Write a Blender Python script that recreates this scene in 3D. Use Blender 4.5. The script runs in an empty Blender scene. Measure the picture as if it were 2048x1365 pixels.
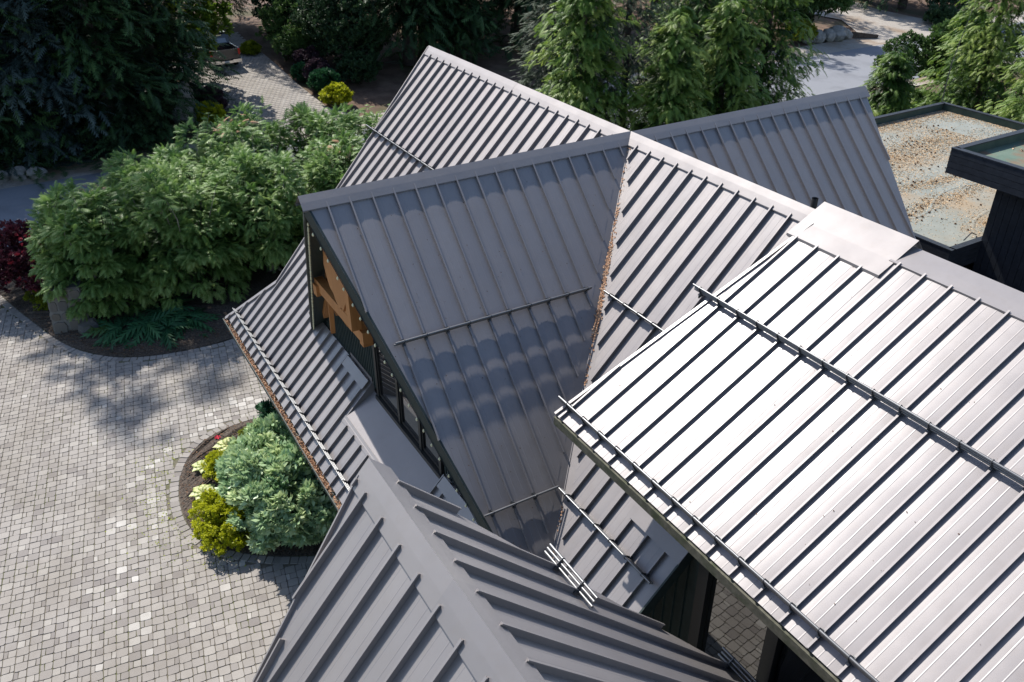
import bpy, math, random
import numpy as np
from mathutils import Vector, Matrix
random.seed(7); RNG = np.random.default_rng(7)
SC = bpy.context.scene
COL = SC.collection
H = 9.6                                   # height of the main ridge above the drive
R2 = math.sqrt(2.0)

# ------------------------------------------------------------------ camera
cam_d = bpy.data.cameras.new('camera'); cam = bpy.data.objects.new('camera', cam_d); COL.objects.link(cam)
SC.camera = cam
cam_d.sensor_width = 36.0; cam_d.lens = 1693.47 / 2048 * 36.0; cam_d.clip_start = 0.1; cam_d.clip_end = 900
CAM = Vector((13.307, -10.602, 5.256 + H))
_F = Vector((-0.7394, 0.4335, -0.5156)).normalized()
_R = Vector((0.5075, 0.8616, -0.0024)); _R = (_R - _R.dot(_F) * _F).normalized(); _U = _R.cross(_F)
cam.matrix_world = Matrix(((_R.x, _U.x, -_F.x, CAM.x), (_R.y, _U.y, -_F.y, CAM.y), (_R.z, _U.z, -_F.z, CAM.z), (0, 0, 0, 1)))

# ------------------------------------------------------------------ sky and sun
SUN = Vector((-0.82, -0.10, 1.0)).normalized()
world = bpy.data.worlds.new('World'); SC.world = world; world.use_nodes = True
wn = world.node_tree; bg = wn.nodes['Background']
sky = wn.nodes.new('ShaderNodeTexSky'); sky.sky_type = 'NISHITA'; sky.sun_disc = False
sky.sun_elevation = math.asin(SUN.z); sky.sun_rotation = math.atan2(SUN.x, SUN.y)
sky.air_density = 1.0; sky.dust_density = 1.2; sky.altitude = 600
wn.links.new(sky.outputs[0], bg.inputs[0]); bg.inputs[1].default_value = 0.145
sl = bpy.data.lights.new('sun', 'SUN'); sl.energy = 5.0; sl.angle = math.radians(0.53); sl.color = (1.0, 0.955, 0.89)
so = bpy.data.objects.new('sun', sl); COL.objects.link(so); so.location = (-40, -5, 60)
so.rotation_euler = SUN.to_track_quat('Z', 'Y').to_euler()
SC.view_settings.view_transform = 'Standard'; SC.view_settings.look = 'None'
SC.view_settings.exposure = 0.55; SC.view_settings.gamma = 1.0; SC.view_settings.use_curve_mapping = False
SC.cycles.max_bounces = 7; SC.cycles.transparent_max_bounces = 4

# ------------------------------------------------------------------ materials
def mat(name, base=(.5, .5, .5), rough=.6, metal=0.0, spec=.5):
    m = bpy.data.materials.new(name); m.use_nodes = True
    b = m.node_tree.nodes['Principled BSDF']
    b.inputs['Base Color'].default_value = (*base, 1); b.inputs['Roughness'].default_value = rough
    b.inputs['Metallic'].default_value = metal; b.inputs['Specular IOR Level'].default_value = spec
    return m, m.node_tree, b
def nd(t, kind, **kw):
    n = t.nodes.new(kind)
    for k, v in kw.items(): setattr(n, k, v)
    return n
def mixc(t, fac, a, b):
    n = nd(t, 'ShaderNodeMix', data_type='RGBA')
    for sock, v in ((n.inputs[0], fac), (n.inputs[6], a), (n.inputs[7], b)):
        if isinstance(v, bpy.types.NodeSocket): t.links.new(v, sock)
        elif isinstance(v, (tuple, list)): sock.default_value = (*v[:3], 1)
        else: sock.default_value = v
    return n.outputs[2]
def noise(t, scale, detail=4, rough=.55, coord='Object', stretch=None):
    tc = nd(t, 'ShaderNodeTexCoord'); n = nd(t, 'ShaderNodeTexNoise')
    n.inputs['Scale'].default_value = scale; n.inputs['Detail'].default_value = detail; n.inputs['Roughness'].default_value = rough
    src = tc.outputs[coord]
    if stretch:
        mp = nd(t, 'ShaderNodeMapping'); mp.inputs['Scale'].default_value = stretch
        t.links.new(src, mp.inputs[0]); src = mp.outputs[0]
    t.links.new(src, n.inputs['Vector']); return n.outputs['Fac']
def ramp(t, src, lo, hi):
    n = nd(t, 'ShaderNodeMapRange'); n.inputs[1].default_value = lo; n.inputs[2].default_value = hi
    t.links.new(src, n.inputs[0]); return n.outputs[0]
def noise_scaled(t, v, k):
    n = nd(t, 'ShaderNodeMath', operation='MULTIPLY'); t.links.new(v, n.inputs[0]); n.inputs[1].default_value = k; return n.outputs[0]
def bump(t, b, src, strength, dist):
    n = nd(t, 'ShaderNodeBump'); n.inputs['Strength'].default_value = strength; n.inputs['Distance'].default_value = dist
    t.links.new(src, n.inputs['Height']); t.links.new(n.outputs[0], b.inputs['Normal'])
def speckled(name, c1, c2, scale, rough=.85, lo=.35, hi=.65, c3=None, s3=1.0, bmp=0, spec=.3):
    m, t, b = mat(name, c1, rough, 0, spec)
    c = mixc(t, ramp(t, noise(t, scale), lo, hi), c1, c2)
    if c3: c = mixc(t, ramp(t, noise(t, s3, 5), .5, .68), c, c3)
    t.links.new(c, b.inputs['Base Color'])
    if bmp: bump(t, b, noise(t, scale * 1.7, 6), .6, bmp)
    return m
# painted standing-seam steel
def roof_metal(name, k=1.0, dent=.010):
    m, t, b = mat(name, (.4, .4, .4), .68, .8, .5)
    info = nd(t, 'ShaderNodeObjectInfo')
    c = mixc(t, noise(t, 1.3, 5), (.262 * k, .244 * k, .241 * k), (.325 * k, .302 * k, .296 * k))
    c = mixc(t, noise_scaled(t, info.outputs['Random'], .55), c, (.235 * k, .222 * k, .226 * k))
    dust = ramp(t, noise(t, 5.0, 8, .7, stretch=(1, 1, .35)), .5, .8)
    d2 = nd(t, 'ShaderNodeMath', operation='MULTIPLY'); t.links.new(dust, d2.inputs[0]); d2.inputs[1].default_value = .42
    c = mixc(t, d2.outputs[0], c, (.25 * k, .222 * k, .205 * k))
    t.links.new(c, b.inputs['Base Color'])
    rr = nd(t, 'ShaderNodeMapRange'); rr.inputs[3].default_value = .64; rr.inputs[4].default_value = .77
    t.links.new(noise(t, 2.2, 6), rr.inputs[0]); t.links.new(rr.outputs[0], b.inputs['Roughness'])
    b.inputs['Coat Weight'].default_value = .68; b.inputs['Coat Roughness'].default_value = .29
    bump(t, b, noise(t, 1.9, 3, .45), .35, dent)
    return m
M = {}
M['roof'] = roof_metal('painted_roof_steel')
M['cap'] = roof_metal('painted_ridge_steel', .92, .022)
M['guard'] = mat('guard_steel', (.10, .103, .105), .36, .6)[0]
M['pipe'] = mat('guard_pipe_steel', (.17, .172, .175), .4, .75)[0]
M['trim'] = speckled('dark_green_trim', (.022, .034, .032), (.03, .042, .04), 8, .55)
M['moss_trim'] = speckled('weathered_eave_board', (.07, .068, .05), (.12, .115, .085), 14, .8, c3=(.05, .06, .03), s3=4)
M['siding'] = speckled('dark_green_siding', (.026, .042, .041), (.036, .054, .052), 5, .6)
M['frame'] = mat('black_window_frame', (.014, .015, .016), .45)[0]
M['navy'] = speckled('dark_navy_boards', (.017, .021, .028), (.026, .031, .040), 6, .6)
M['black'] = mat('dark_interior', (.006, .006, .006), .9)[0]
def glass():
    m, t, b = mat('dark_window_glass', (.012, .013, .014), .02, 0, .8); b.inputs['IOR'].default_value = 1.9; return m
M['glass'] = glass()
def wood():
    m, t, b = mat('stained_cedar', (.4, .17, .05), .6)
    c = mixc(t, noise(t, 6, 6, .6, stretch=(1, 1, .12)), (.30, .115, .03), (.50, .22, .065))
    t.links.new(c, b.inputs['Base Color']); bump(t, b, noise(t, 14, 5, .6, stretch=(1, 1, .1)), .3, .01); return m
M['wood'] = wood()
def attr_mat(name, cols, rough=.85, trans=0.0, spec=.25, nz=None, bmp=None, stain=None):
    """cols = colours along the 'tint' attribute (0..1)"""
    m, t, b = mat(name, cols[0], rough, 0, spec)
    a = nd(t, 'ShaderNodeAttribute', attribute_name='tint')
    cr = nd(t, 'ShaderNodeValToRGB'); el = cr.color_ramp.elements
    while len(el) < len(cols): el.new(.5)
    for i, c in enumerate(cols): el[i].position = i / (len(cols) - 1); el[i].color = (*c, 1)
    t.links.new(a.outputs['Fac'], cr.inputs[0]); c = cr.outputs[0]
    if nz:
        v = ramp(t, noise(t, nz[0], 5, .65), .2, .8)
        c = mixc(t, v, c, nz[1]) if len(nz) == 2 else mixc(t, noise_scaled(t, v, nz[2]), c, nz[1])
    if stain: c = mixc(t, noise_scaled(t, ramp(t, noise(t, stain[0], 6, .7), .42, .72), stain[2]), c, stain[1])
    t.links.new(c, b.inputs['Base Color'])
    if bmp: bump(t, b, noise(t, bmp[0], 6, .65), .7, bmp[1])
    if trans:
        tr = nd(t, 'ShaderNodeBsdfTranslucent'); t.links.new(c, tr.inputs['Color'])
        mx = nd(t, 'ShaderNodeMixShader'); mx.inputs[0].default_value = trans
        out = t.nodes['Material Output']
        t.links.new(b.outputs[0], mx.inputs[1]); t.links.new(tr.outputs[0], mx.inputs[2]); t.links.new(mx.outputs[0], out.inputs['Surface'])
    return m
M['paver'] = attr_mat('tumbled_paver', [(.195, .175, .163), (.268, .246, .225), (.322, .297, .268), (.375, .35, .313), (.54, .515, .475)], .9, nz=(55, (.20, .185, .17), .45), bmp=(70, .006), stain=(.5, (.17, .148, .12), .6))
M['joint'] = speckled('joint_sand', (.10, .088, .07), (.16, .14, .11), 20, .95, c3=(.075, .085, .02), s3=.9)
M['soil'] = speckled('bark_mulch', (.035, .026, .02), (.085, .065, .05), 16, .95, bmp=.04, c3=(.12, .10, .08), s3=22)
M['forest'] = speckled('forest_floor', (.085, .052, .036), (.15, .10, .07), 1.1, .95, c3=(.06, .06, .025), s3=.25, bmp=.06)
M['asphalt'] = speckled('grey_asphalt', (.175, .182, .20), (.215, .222, .24), 30, .85, c3=(.15, .155, .17), s3=.35)
M['gravel'] = speckled('gravel_drive', (.27, .24, .21), (.36, .33, .29), 9, .95, c3=(.22, .16, .11), s3=.28)
M['far_paving'] = speckled('far_paving_base', (.24, .215, .19), (.29, .265, .235), 4, .95)
M['yellow'] = mat('road_paint_yellow', (.55, .42, .14), .8)[0]
M['rock'] = speckled('grey_boulder', (.20, .19, .18), (.32, .305, .285), 3, .9, bmp=.06, c3=(.14, .14, .11), s3=2)
M['fieldstone'] = attr_mat('field_stone', [(.08, .078, .076), (.12, .112, .105), (.165, .148, .125), (.13, .10, .065)], .85, nz=(9, (.11, .105, .10), .5), bmp=(11, .02))
M['mortar'] = speckled('mortar', (.15, .145, .135), (.19, .185, .17), 10, .95)
M['bark'] = speckled('bark', (.045, .035, .03), (.085, .066, .055), 7, .95, bmp=.04)
M['twig'] = speckled('grey_twig', (.22, .19, .16), (.30, .27, .23), 9, .9)
M['membrane'] = speckled('grey_green_roof_membrane', (.19, .205, .185), (.235, .245, .22), 1.4, .85, c3=(.27, .215, .15), s3=.5)
M['membrane_pale'] = speckled('pale_green_membrane', (.085, .13, .10), (.12, .165, .13), 2, .85, c3=(.17, .10, .06), s3=1.2)
M['membrane_green'] = speckled('dark_green_upstand', (.035, .06, .048), (.055, .08, .062), 3, .7)
M['needles'] = attr_mat('fallen_needles', [(.40, .26, .14), (.54, .38, .22), (.66, .50, .32)], .9)
M['rust_needles'] = attr_mat('rusty_needles', [(.27, .13, .07), (.40, .235, .14), (.50, .35, .24)], .9)
M['cone'] = attr_mat('pine_cone', [(.05, .03, .02), (.10, .055, .03), (.16, .09, .05)], .85)
M['bulb'] = mat('warm_white_bulb', (.75, .70, .45), .3)[0]
M['white'] = mat('white_paint', (.75, .75, .73), .6)[0]
# foliage
F = {}
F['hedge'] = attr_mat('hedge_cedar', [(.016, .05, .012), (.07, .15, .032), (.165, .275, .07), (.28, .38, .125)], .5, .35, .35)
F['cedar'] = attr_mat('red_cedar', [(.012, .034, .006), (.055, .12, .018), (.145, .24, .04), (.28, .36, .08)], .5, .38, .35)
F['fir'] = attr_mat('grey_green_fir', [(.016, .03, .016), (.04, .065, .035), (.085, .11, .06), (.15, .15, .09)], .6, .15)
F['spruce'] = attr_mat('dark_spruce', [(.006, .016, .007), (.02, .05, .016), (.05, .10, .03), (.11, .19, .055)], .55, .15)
F['blue'] = attr_mat('blue_spruce', [(.012, .022, .02), (.03, .05, .046), (.062, .09, .082), (.11, .145, .13)], .6, .1)
F['maple'] = attr_mat('lime_maple', [(.03, .06, .006), (.08, .14, .012), (.16, .22, .02), (.26, .30, .035)], .5, .45)
F['dark_leaf'] = attr_mat('dark_broadleaf', [(.012, .03, .012), (.03, .065, .026), (.055, .105, .04), (.085, .15, .06)], .5, .25)
F['leaf'] = attr_mat('mid_green_leaf', [(.02, .05, .014), (.055, .11, .028), (.10, .175, .045), (.155, .24, .07)], .5, .3)
F['peony'] = attr_mat('blue_green_leaf', [(.05, .13, .055), (.19, .32, .155), (.36, .50, .27), (.54, .62, .30)], .4, .35, .5)
F['gold'] = attr_mat('golden_leaf', [(.14, .17, .006), (.34, .37, .012), (.52, .53, .025), (.66, .64, .07)], .5, .35)
F['lime'] = attr_mat('lime_shrub', [(.08, .11, .006), (.17, .21, .012), (.27, .31, .02), (.36, .38, .04)], .5, .3)
F['red'] = attr_mat('burgundy_leaf', [(.035, .010, .016), (.075, .018, .028), (.14, .03, .045), (.50, .05, .07)], .5, .25)
F['plum'] = attr_mat('plum_leaf', [(.02, .01, .016), (.04, .02, .03), (.07, .04, .05), (.12, .09, .10)], .5, .2)
F['fern'] = attr_mat('shade_leaf', [(.012, .05, .02), (.022, .085, .035), (.035, .12, .048), (.06, .16, .06)], .5, .25)
F['hosta'] = attr_mat('variegated_hosta', [(.10, .20, .05), (.24, .32, .08), (.50, .50, .20), (.70, .68, .40)], .45, .25)
F['hosta_blue'] = attr_mat('blue_hosta', [(.06, .12, .07), (.12, .20, .13), (.20, .28, .20), (.30, .36, .28)], .5, .2)
F['grass'] = attr_mat('grass_blade', [(.03, .06, .015), (.06, .11, .025), (.10, .16, .04), (.16, .2, .06)], .6, .3)

# ------------------------------------------------------------------ object helpers
def link(name, me, m=None, parent=None):
    o = bpy.data.objects.new(name, me); COL.objects.link(o)
    if m is not None and me is not None: me.materials.append(m)
    if parent is not None: o.parent = parent
    return o
def tag(o, label=None, cat=None, group=None, kind=None):
    if label: o['label'] = label
    if cat: o['category'] = cat
    if group: o['group'] = group
    if kind: o['kind'] = kind
    return o
def thing(name, label, cat, loc=(0, 0, 0), rz=0, group=None):
    o = bpy.data.objects.new(name, None); COL.objects.link(o); o.location = loc; o.rotation_euler = (0, 0, rz)
    o.empty_display_size = .3
    return tag(o, label, cat, group)
class MB:
    def __init__(s): s.v = []; s.f = []; s.sm = []
    def add(s, vs, fs, smooth=False):
        n = len(s.v); s.v += [tuple(p) for p in vs]; s.f += [tuple(i + n for i in f) for f in fs]; s.sm += [smooth] * len(fs); return s
    def box(s, x0, x1, y0, y1, z0, z1):
        vs = [(x, y, z) for z in (z0, z1) for y in (y0, y1) for x in (x0, x1)]
        return s.add(vs, [(0, 2, 3, 1), (4, 5, 7, 6), (0, 1, 5, 4), (2, 6, 7, 3), (0, 4, 6, 2), (1, 3, 7, 5)])
    def beam(s, a, b, w, h, up=(0, 0, 1)):
        a, b = Vector(a), Vector(b); d = (b - a).normalized(); side = d.cross(Vector(up))
        side = side.normalized() if side.length > 1e-6 else Vector((1, 0, 0)); u = side.cross(d)
        vs = [p + side * sx * w / 2 + u * su * h / 2 for p in (a, b) for sx, su in ((-1, -1), (1, -1), (1, 1), (-1, 1))]
        return s.add(vs, [(3, 2, 1, 0), (4, 5, 6, 7), (0, 1, 5, 4), (1, 2, 6, 5), (2, 3, 7, 6), (3, 0, 4, 7)])
    def tube(s, pts, rad, n=8, cap=True):
        pts = [Vector(p) for p in pts]; rads = rad if isinstance(rad, (list, tuple)) else [rad] * len(pts); vs = []
        for i, p in enumerate(pts):
            d = (pts[min(i + 1, len(pts) - 1)] - pts[max(i - 1, 0)]).normalized()
            a = d.cross(Vector((0, 0, 1)));  a = a.normalized() if a.length > 1e-3 else Vector((1, 0, 0)); b = d.cross(a)
            vs += [p + (a * math.cos(2 * math.pi * k / n) + b * math.sin(2 * math.pi * k / n)) * rads[i] for k in range(n)]
        fs = [(i * n + k, i * n + (k + 1) % n, (i + 1) * n + (k + 1) % n, (i + 1) * n + k) for i in range(len(pts) - 1) for k in range(n)]
        s.add(vs, fs, True)
        if cap: s.add(vs[:n], [tuple(range(n))]); s.add(vs[-n:], [tuple(range(n))[::-1]])
        return s
    def prism(s, poly, d):
        """polygon (3-d points) extruded by vector d"""
        n = len(poly); d = Vector(d); p = [Vector(q) for q in poly]
        return s.add(p + [q + d for q in p], [tuple(range(n))[::-1], tuple(range(n, 2 * n))] + [(i, (i + 1) % n, n + (i + 1) % n, n + i) for i in range(n)])
    def mesh(s, name):
        me = bpy.data.meshes.new(name); me.from_pydata(s.v, [], s.f)
        if any(s.sm): me.polygons.foreach_set('use_smooth', s.sm)
        me.update(); return me
    def build(s, name, m, parent=None): return link(name, s.mesh(name), m, parent)
def recalc(me):
    import bmesh
    bm = bmesh.new(); bm.from_mesh(me); bmesh.ops.recalc_face_normals(bm, faces=bm.faces[:]); bm.to_mesh(me); bm.free()
def np_mesh(name, V, Fc, tint=None, smooth=False):
    """fast mesh from numpy arrays; Fc (n,3) or (n,4)"""
    me = bpy.data.meshes.new(name); V = np.ascontiguousarray(V, dtype=np.float32); Fc = np.ascontiguousarray(Fc, dtype=np.int32)
    k = Fc.shape[1]
    me.vertices.add(len(V)); me.vertices.foreach_set('co', V.ravel())
    me.loops.add(Fc.size); me.loops.foreach_set('vertex_index', Fc.ravel())
    me.polygons.add(len(Fc)); me.polygons.foreach_set('loop_start', np.arange(0, Fc.size, k, dtype=np.int32))
    if smooth: me.polygons.foreach_set('use_smooth', np.ones(len(Fc), dtype=bool))
    if tint is not None:
        a = me.attributes.new('tint', 'FLOAT', 'POINT'); a.data.foreach_set('value', np.ascontiguousarray(tint, dtype=np.float32))
    me.update(calc_edges=True); return me

# ------------------------------------------------------------------ ground
def terr(x): return .11 * np.clip(-34.0 - np.asarray(x, float), 0, 22)
def gz(x): return float(terr(x))
def structure(o): o['kind'] = 'structure'; return o
xs = np.concatenate([np.arange(-160, -60, 10), np.arange(-60, -24, 1.5), np.arange(-24, 61, 5)]); ys = np.arange(-110, 171, 4)
gx, gy = np.meshgrid(xs, ys)
gzv = terr(gx) - .06 + np.where(gx < -35, .12 * np.sin(gx * .9 + gy * .5) * np.sin(gy * .7), 0) * np.clip((-35 - gx) / 4, 0, 1)
V = np.stack([gx, gy, gzv], -1).reshape(-1, 3); nx = len(xs)
ii = (np.arange(len(ys) - 1)[:, None] * nx + np.arange(nx - 1)[None]).ravel()
structure(link('ground', np_mesh('ground', V, np.stack([ii, ii + 1, ii + nx + 1, ii + nx], 1), smooth=True), M['forest']))
def ribbon(name, left, right, z, m, sub=10, parent=None):
    """sheet between two polylines (same number of points), following the terrain"""
    def dens(p):
        out = []
        for a, b in zip(p[:-1], p[1:]):
            for k in range(sub): out.append((a[0] + (b[0] - a[0]) * k / sub, a[1] + (b[1] - a[1]) * k / sub))
        return out + [p[-1]]
    L, Rr = dens(left), dens(right); mb = MB(); n = len(L); w = 8; vs = []
    for a, b in zip(L, Rr):
        for k in range(w + 1):
            x = a[0] + (b[0] - a[0]) * k / w; y = a[1] + (b[1] - a[1]) * k / w; vs.append((x, y, gz(x) + z))
    mb.add(vs, [(i * (w + 1) + k, i * (w + 1) + k + 1, (i + 1) * (w + 1) + k + 1, (i + 1) * (w + 1) + k) for i in range(n - 1) for k in range(w)])
    me = mb.mesh(name); recalc(me)
    if me.polygons[0].normal.z < 0: me.flip_normals()
    return link(name, me, m, parent)
structure(ribbon('gravel_verge', [(-35.2, -80), (-35.2, 0), (-35.2, 130)], [(-22.9, -80), (-22.9, 0), (-22.9, 130)], .012, M['gravel'], 12))
road = structure(ribbon('road', [(-33.0, -80), (-33.0, 0), (-32.3, 130)], [(-24.6, -80), (-24.6, 0), (-23.4, 130)], .03, M['asphalt'], 12))
ribbon('centre_line', [(-27.25, -80), (-27.25, -12), (-27.25, 8)], [(-27.13, -80), (-27.13, -12), (-27.13, 8)], .036, M['yellow'], 6, road)
structure(ribbon('gravel_track', [(-33.2, 50.0), (-36.6, 52.5), (-39.5, 54), (-43, 52), (-60, 45)], [(-33.0, 66), (-36.5, 62.0), (-40.8, 60.2), (-46, 60), (-62, 55)], .02, M['gravel']))

def inside(p, poly):
    x, y = p; c = False; n = len(poly)
    for i in range(n):
        x1, y1 = poly[i]; x2, y2 = poly[(i + 1) % n]
        if (y1 > y) != (y2 > y) and x < (x2 - x1) * (y - y1) / (y2 - y1) + x1: c = not c
    return c
def smooth_curve(pts, n=10):
    out = []; P = [np.array(p, float) for p in pts]
    for i in range(len(P) - 1):
        p0, p1, p2, p3 = P[max(i - 1, 0)], P[i], P[i + 1], P[min(i + 2, len(P) - 1)]
        for k in range(n):
            t = k / n
            out.append(.5 * ((2 * p1) + (-p0 + p2) * t + (2 * p0 - 5 * p1 + 4 * p2 - p3) * t * t + (-p0 + 3 * p1 - 3 * p2 + p3) * t ** 3))
    return out + [P[-1]]
edge_far = smooth_curve([(-24.0, -13.6), (-20.7, -12.9), (-18.0, -12.1), (-15.5, -11.2), (-14.06, -10.17), (-13.3, -8.9), (-12.98, -7.0), (-13.2, -5.5), (-13.9, -3.0), (-14.5, 2.0)])
edge_near = smooth_curve([(-7.0, -4.6), (-7.75, -6.0), (-8.05, -7.3), (-7.65, -8.55), (-6.55, -9.33), (-5.1, -9.63), (-3.84, -9.45), (-2.7, -8.6), (-1.8, -7.2), (-1.2, -5.5)])
bed_far = [tuple(p) for p in edge_far] + [(-24, 2)]
bed_near = [tuple(p) for p in edge_near]
def sheet(name, poly, z, m):
    mb = MB(); mb.add([(x, y, z) for x, y in poly], [tuple(range(len(poly)))])
    me = mb.mesh(name)
    if me.polygons[0].normal.z < 0: me.flip_normals()
    return structure(link(name, me, m))
drive = sheet('driveway', [(-24.4, -24), (14, -24), (14, 4), (-14.3, 4), (-24.4, 4)], -.012, M['joint'])
def bed(name, poly):
    # heaped mulch bed
    import bmesh
    me = bpy.data.meshes.new(name); bm = bmesh.new()
    f = bm.faces.new([bm.verts.new((x, y, .012)) for x, y in poly]); bmesh.ops.triangulate(bm, faces=[f])
    bmesh.ops.subdivide_edges(bm, edges=bm.edges[:], cuts=3, use_grid_fill=True)
    for v in bm.verts:
        d = min((v.co.x - x) ** 2 + (v.co.y - y) ** 2 for x, y in poly) ** .5
        v.co.z = .012 + min(d, 1.0) * .12 + (random.uniform(0, .05) if d > .1 else 0)
    bmesh.ops.recalc_face_normals(bm, faces=bm.faces[:]); bm.to_mesh(me); bm.free()
    if me.polygons[0].normal.z < 0: me.flip_normals()
    return structure(link(name, me, M['soil']))
bed('planting_bed', bed_far); bed('planting_bed', bed_near)

# ---- tumbled pavers: large stones alternate with a small + medium pair
def camera_px(p):
    d = Vector(p) - CAM; z = d.dot(_F)
    if z <= 0: return None
    return 1024 + 1693.47 * d.dot(_R) / z, 682.5 - 1693.47 * d.dot(_U) / z
def stone_verts(cx, cy, e1, e2, w, h, rnd, yaw):
    c, s = math.cos(yaw), math.sin(yaw)
    a = e1 * c + e2 * s; b = -e1 * s + e2 * c
    hw, hh = w / 2, h / 2; r = min(w, h) * .11; top = []; out = []
    j = lambda: rnd.uniform(-.006, .006)
    tilt = (rnd.uniform(-.012, .012), rnd.uniform(-.012, .012)); z0 = rnd.uniform(.0, .007)
    for sx, sy, ox, oy in ((-1, -1, 0, r), (-1, -1, r, 0), (1, -1, -r, 0), (1, -1, 0, r), (1, 1, 0, -r), (1, 1, -r, 0), (-1, 1, r, 0), (-1, 1, 0, -r)):
        x, y = sx * hw + ox + j(), sy * hh + oy + j()
        out.append((x, y, -.03)); top.append((x * .945, y * .945, z0 + tilt[0] * x + tilt[1] * y))
    mid = [(x * .985, y * .985, z0 - .010) for x, y, _ in out]
    P = []
    for x, y, z in out + mid + top:
        q = a * x + b * y; P.append((cx + q.x, cy + q.y, z))
    return P
STF = [tuple(range(16, 24))] + [(8 + i, 8 + (i + 1) % 8, 16 + (i + 1) % 8, 16 + i) for i in range(8)] + [(i, (i + 1) % 8, 8 + (i + 1) % 8, 8 + i) for i in range(8)]
def stone_tint(rnd, x, y):
    # lighter, newer stones follow an arc through the forecourt
    d = math.hypot(x + 1.2, y + 3.2); arc = abs(d - 8.6) < .75
    t = min(.72, max(.05, rnd.gauss(.42, .13)))
    if arc and rnd.random() < .17: t = rnd.uniform(.75, 1.0)
    elif rnd.random() < .02: t = rnd.uniform(.72, .9)
    elif rnd.random() < .07: t = rnd.uniform(0, .12)
    return t
rp = random.Random(3)
an = math.radians(81.4); e1 = Vector((math.cos(an), math.sin(an))); e2 = Vector((math.sin(an), -math.cos(an)))
poly_far = bed_far; stones = []
def near_edge(x, y, edge, d): return min((x - p[0]) ** 2 + (y - p[1]) ** 2 for p in edge) < d * d
CW, PER, LB_, SB_ = .245, .42, .232, .188
O2 = Vector((-9, -10))
for i in range(-40, 60):
    off = (PER / 2 if i % 2 else 0) + rp.uniform(-.012, .012)
    for jn in range(-40, 45):
        base = O2 + e1 * (i * CW) + e2 * (jn * PER + off)
        cells = [(0, 0, CW, LB_)]
        sm = .085; fl = rp.random() < .5
        x1 = sm / 2 if fl else CW - sm / 2; x2 = sm + (CW - sm) / 2 if fl else (CW - sm) / 2
        cells += [(x1 - CW / 2, (LB_ + SB_) / 2, sm, SB_), (x2 - CW / 2, (LB_ + SB_) / 2, CW - sm, SB_)]
        for cx, cy, w, h in cells:
            p = base + e1 * cx + e2 * cy
            if not (-24.2 < p.x < 6.5 and -17 < p.y < 0.5): continue
            px = camera_px((p.x, p.y, 0))
            if not (2.0 < p.x < 6.5 and -10 < p.y < -5.5) and (px is None or not (-90 < px[0] < 1560 and 330 < px[1] < 1460)): continue
            if p.x > -1 and p.y > -5: continue
            if inside(p, poly_far) or inside(p, bed_near): continue
            if near_edge(p.x, p.y, edge_far, .27) or near_edge(p.x, p.y, edge_near, .27): continue
            vis = 0 < px[0] < 2048 and 0 < px[1] < 1365 and p.y < -7.2
            stones.append(((Vector((p.x, p.y, 0)) - CAM).length + (0 if vis else 100), p.x, p.y, w - .008, h - .008))
# kerb courses that follow the beds
def kerb(edge, outward):
    d = 0; last = edge[0]; acc = []
    L = [0]
    for a, b in zip(edge[:-1], edge[1:]): L.append(L[-1] + math.hypot(b[0] - a[0], b[1] - a[1]))
    s = .1
    while s < L[-1] - .1:
        k = next(i for i in range(len(L) - 1) if L[i + 1] >= s); t = (s - L[k]) / (L[k + 1] - L[k])
        a, b = np.array(edge[k]), np.array(edge[k + 1]); p = a + (b - a) * t; tan = (b - a) / np.linalg.norm(b - a)
        nrm = np.array([tan[1], -tan[0]]) * outward; w = rp.uniform(.165, .215)
        q = p + nrm * .13; acc.append((q, tan, nrm, w)); s += w + .008
    return acc
kerbs = kerb(edge_far, 1) + kerb(edge_near, 1)
pv = []
for (q, tan, nrm, w) in kerbs:
    pv.append((Vector(tan), Vector(nrm), q[0], q[1], w, .235, 'kerb_stone'))
kerb_vis = []
for a, b, x, y, w, h, nm in pv:
    px = camera_px((x, y, 0))
    if px and -60 < px[0] < 1300 and 300 < px[1] < 1420: kerb_vis.append((a, b, x, y, w, h))
for a, b, x, y, w, h in kerb_vis:
    me = bpy.data.meshes.new('kerb_stone'); me.from_pydata(stone_verts(x, y, a, b, w, h, rp, rp.uniform(-.03, .03)), [], STF)
    if me.polygons[0].normal.z < 0: me.flip_normals()
    at = me.attributes.new('tint', 'FLOAT', 'POINT'); at.data.foreach_set('value', [min(.7, max(0, rp.gauss(.28, .12)))] * 24)
    link('kerb_stone', me, M['paver'], drive)
stones.sort(); allV = []; allF = []; allT = []
for n, (dist, x, y, w, h) in enumerate(stones):
    vs = stone_verts(x, y, e1, e2, w, h, rp, rp.gauss(0, .02)); t = stone_tint(rp, x, y)
    if n < 300:
        me = bpy.data.meshes.new('paver'); me.from_pydata(vs, [], STF)
        if me.polygons[0].normal.z < 0: me.flip_normals()
        at = me.attributes.new('tint', 'FLOAT', 'POINT'); at.data.foreach_set('value', [t] * 24)
        link('paver', me, M['paver'], drive)
    else:
        k = len(allV); allV += vs; allF += [tuple(a + k for a in f) for f in STF]; allT += [t] * 24
me = bpy.data.meshes.new('paver'); me.from_pydata(allV, [], allF)
if me.polygons[0].normal.z < 0: me.flip_normals()
me.attributes.new('tint', 'FLOAT', 'POINT').data.foreach_set('value', allT)
o = link('paver', me, M['paver'], drive); o['kind'] = 'stuff'

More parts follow.
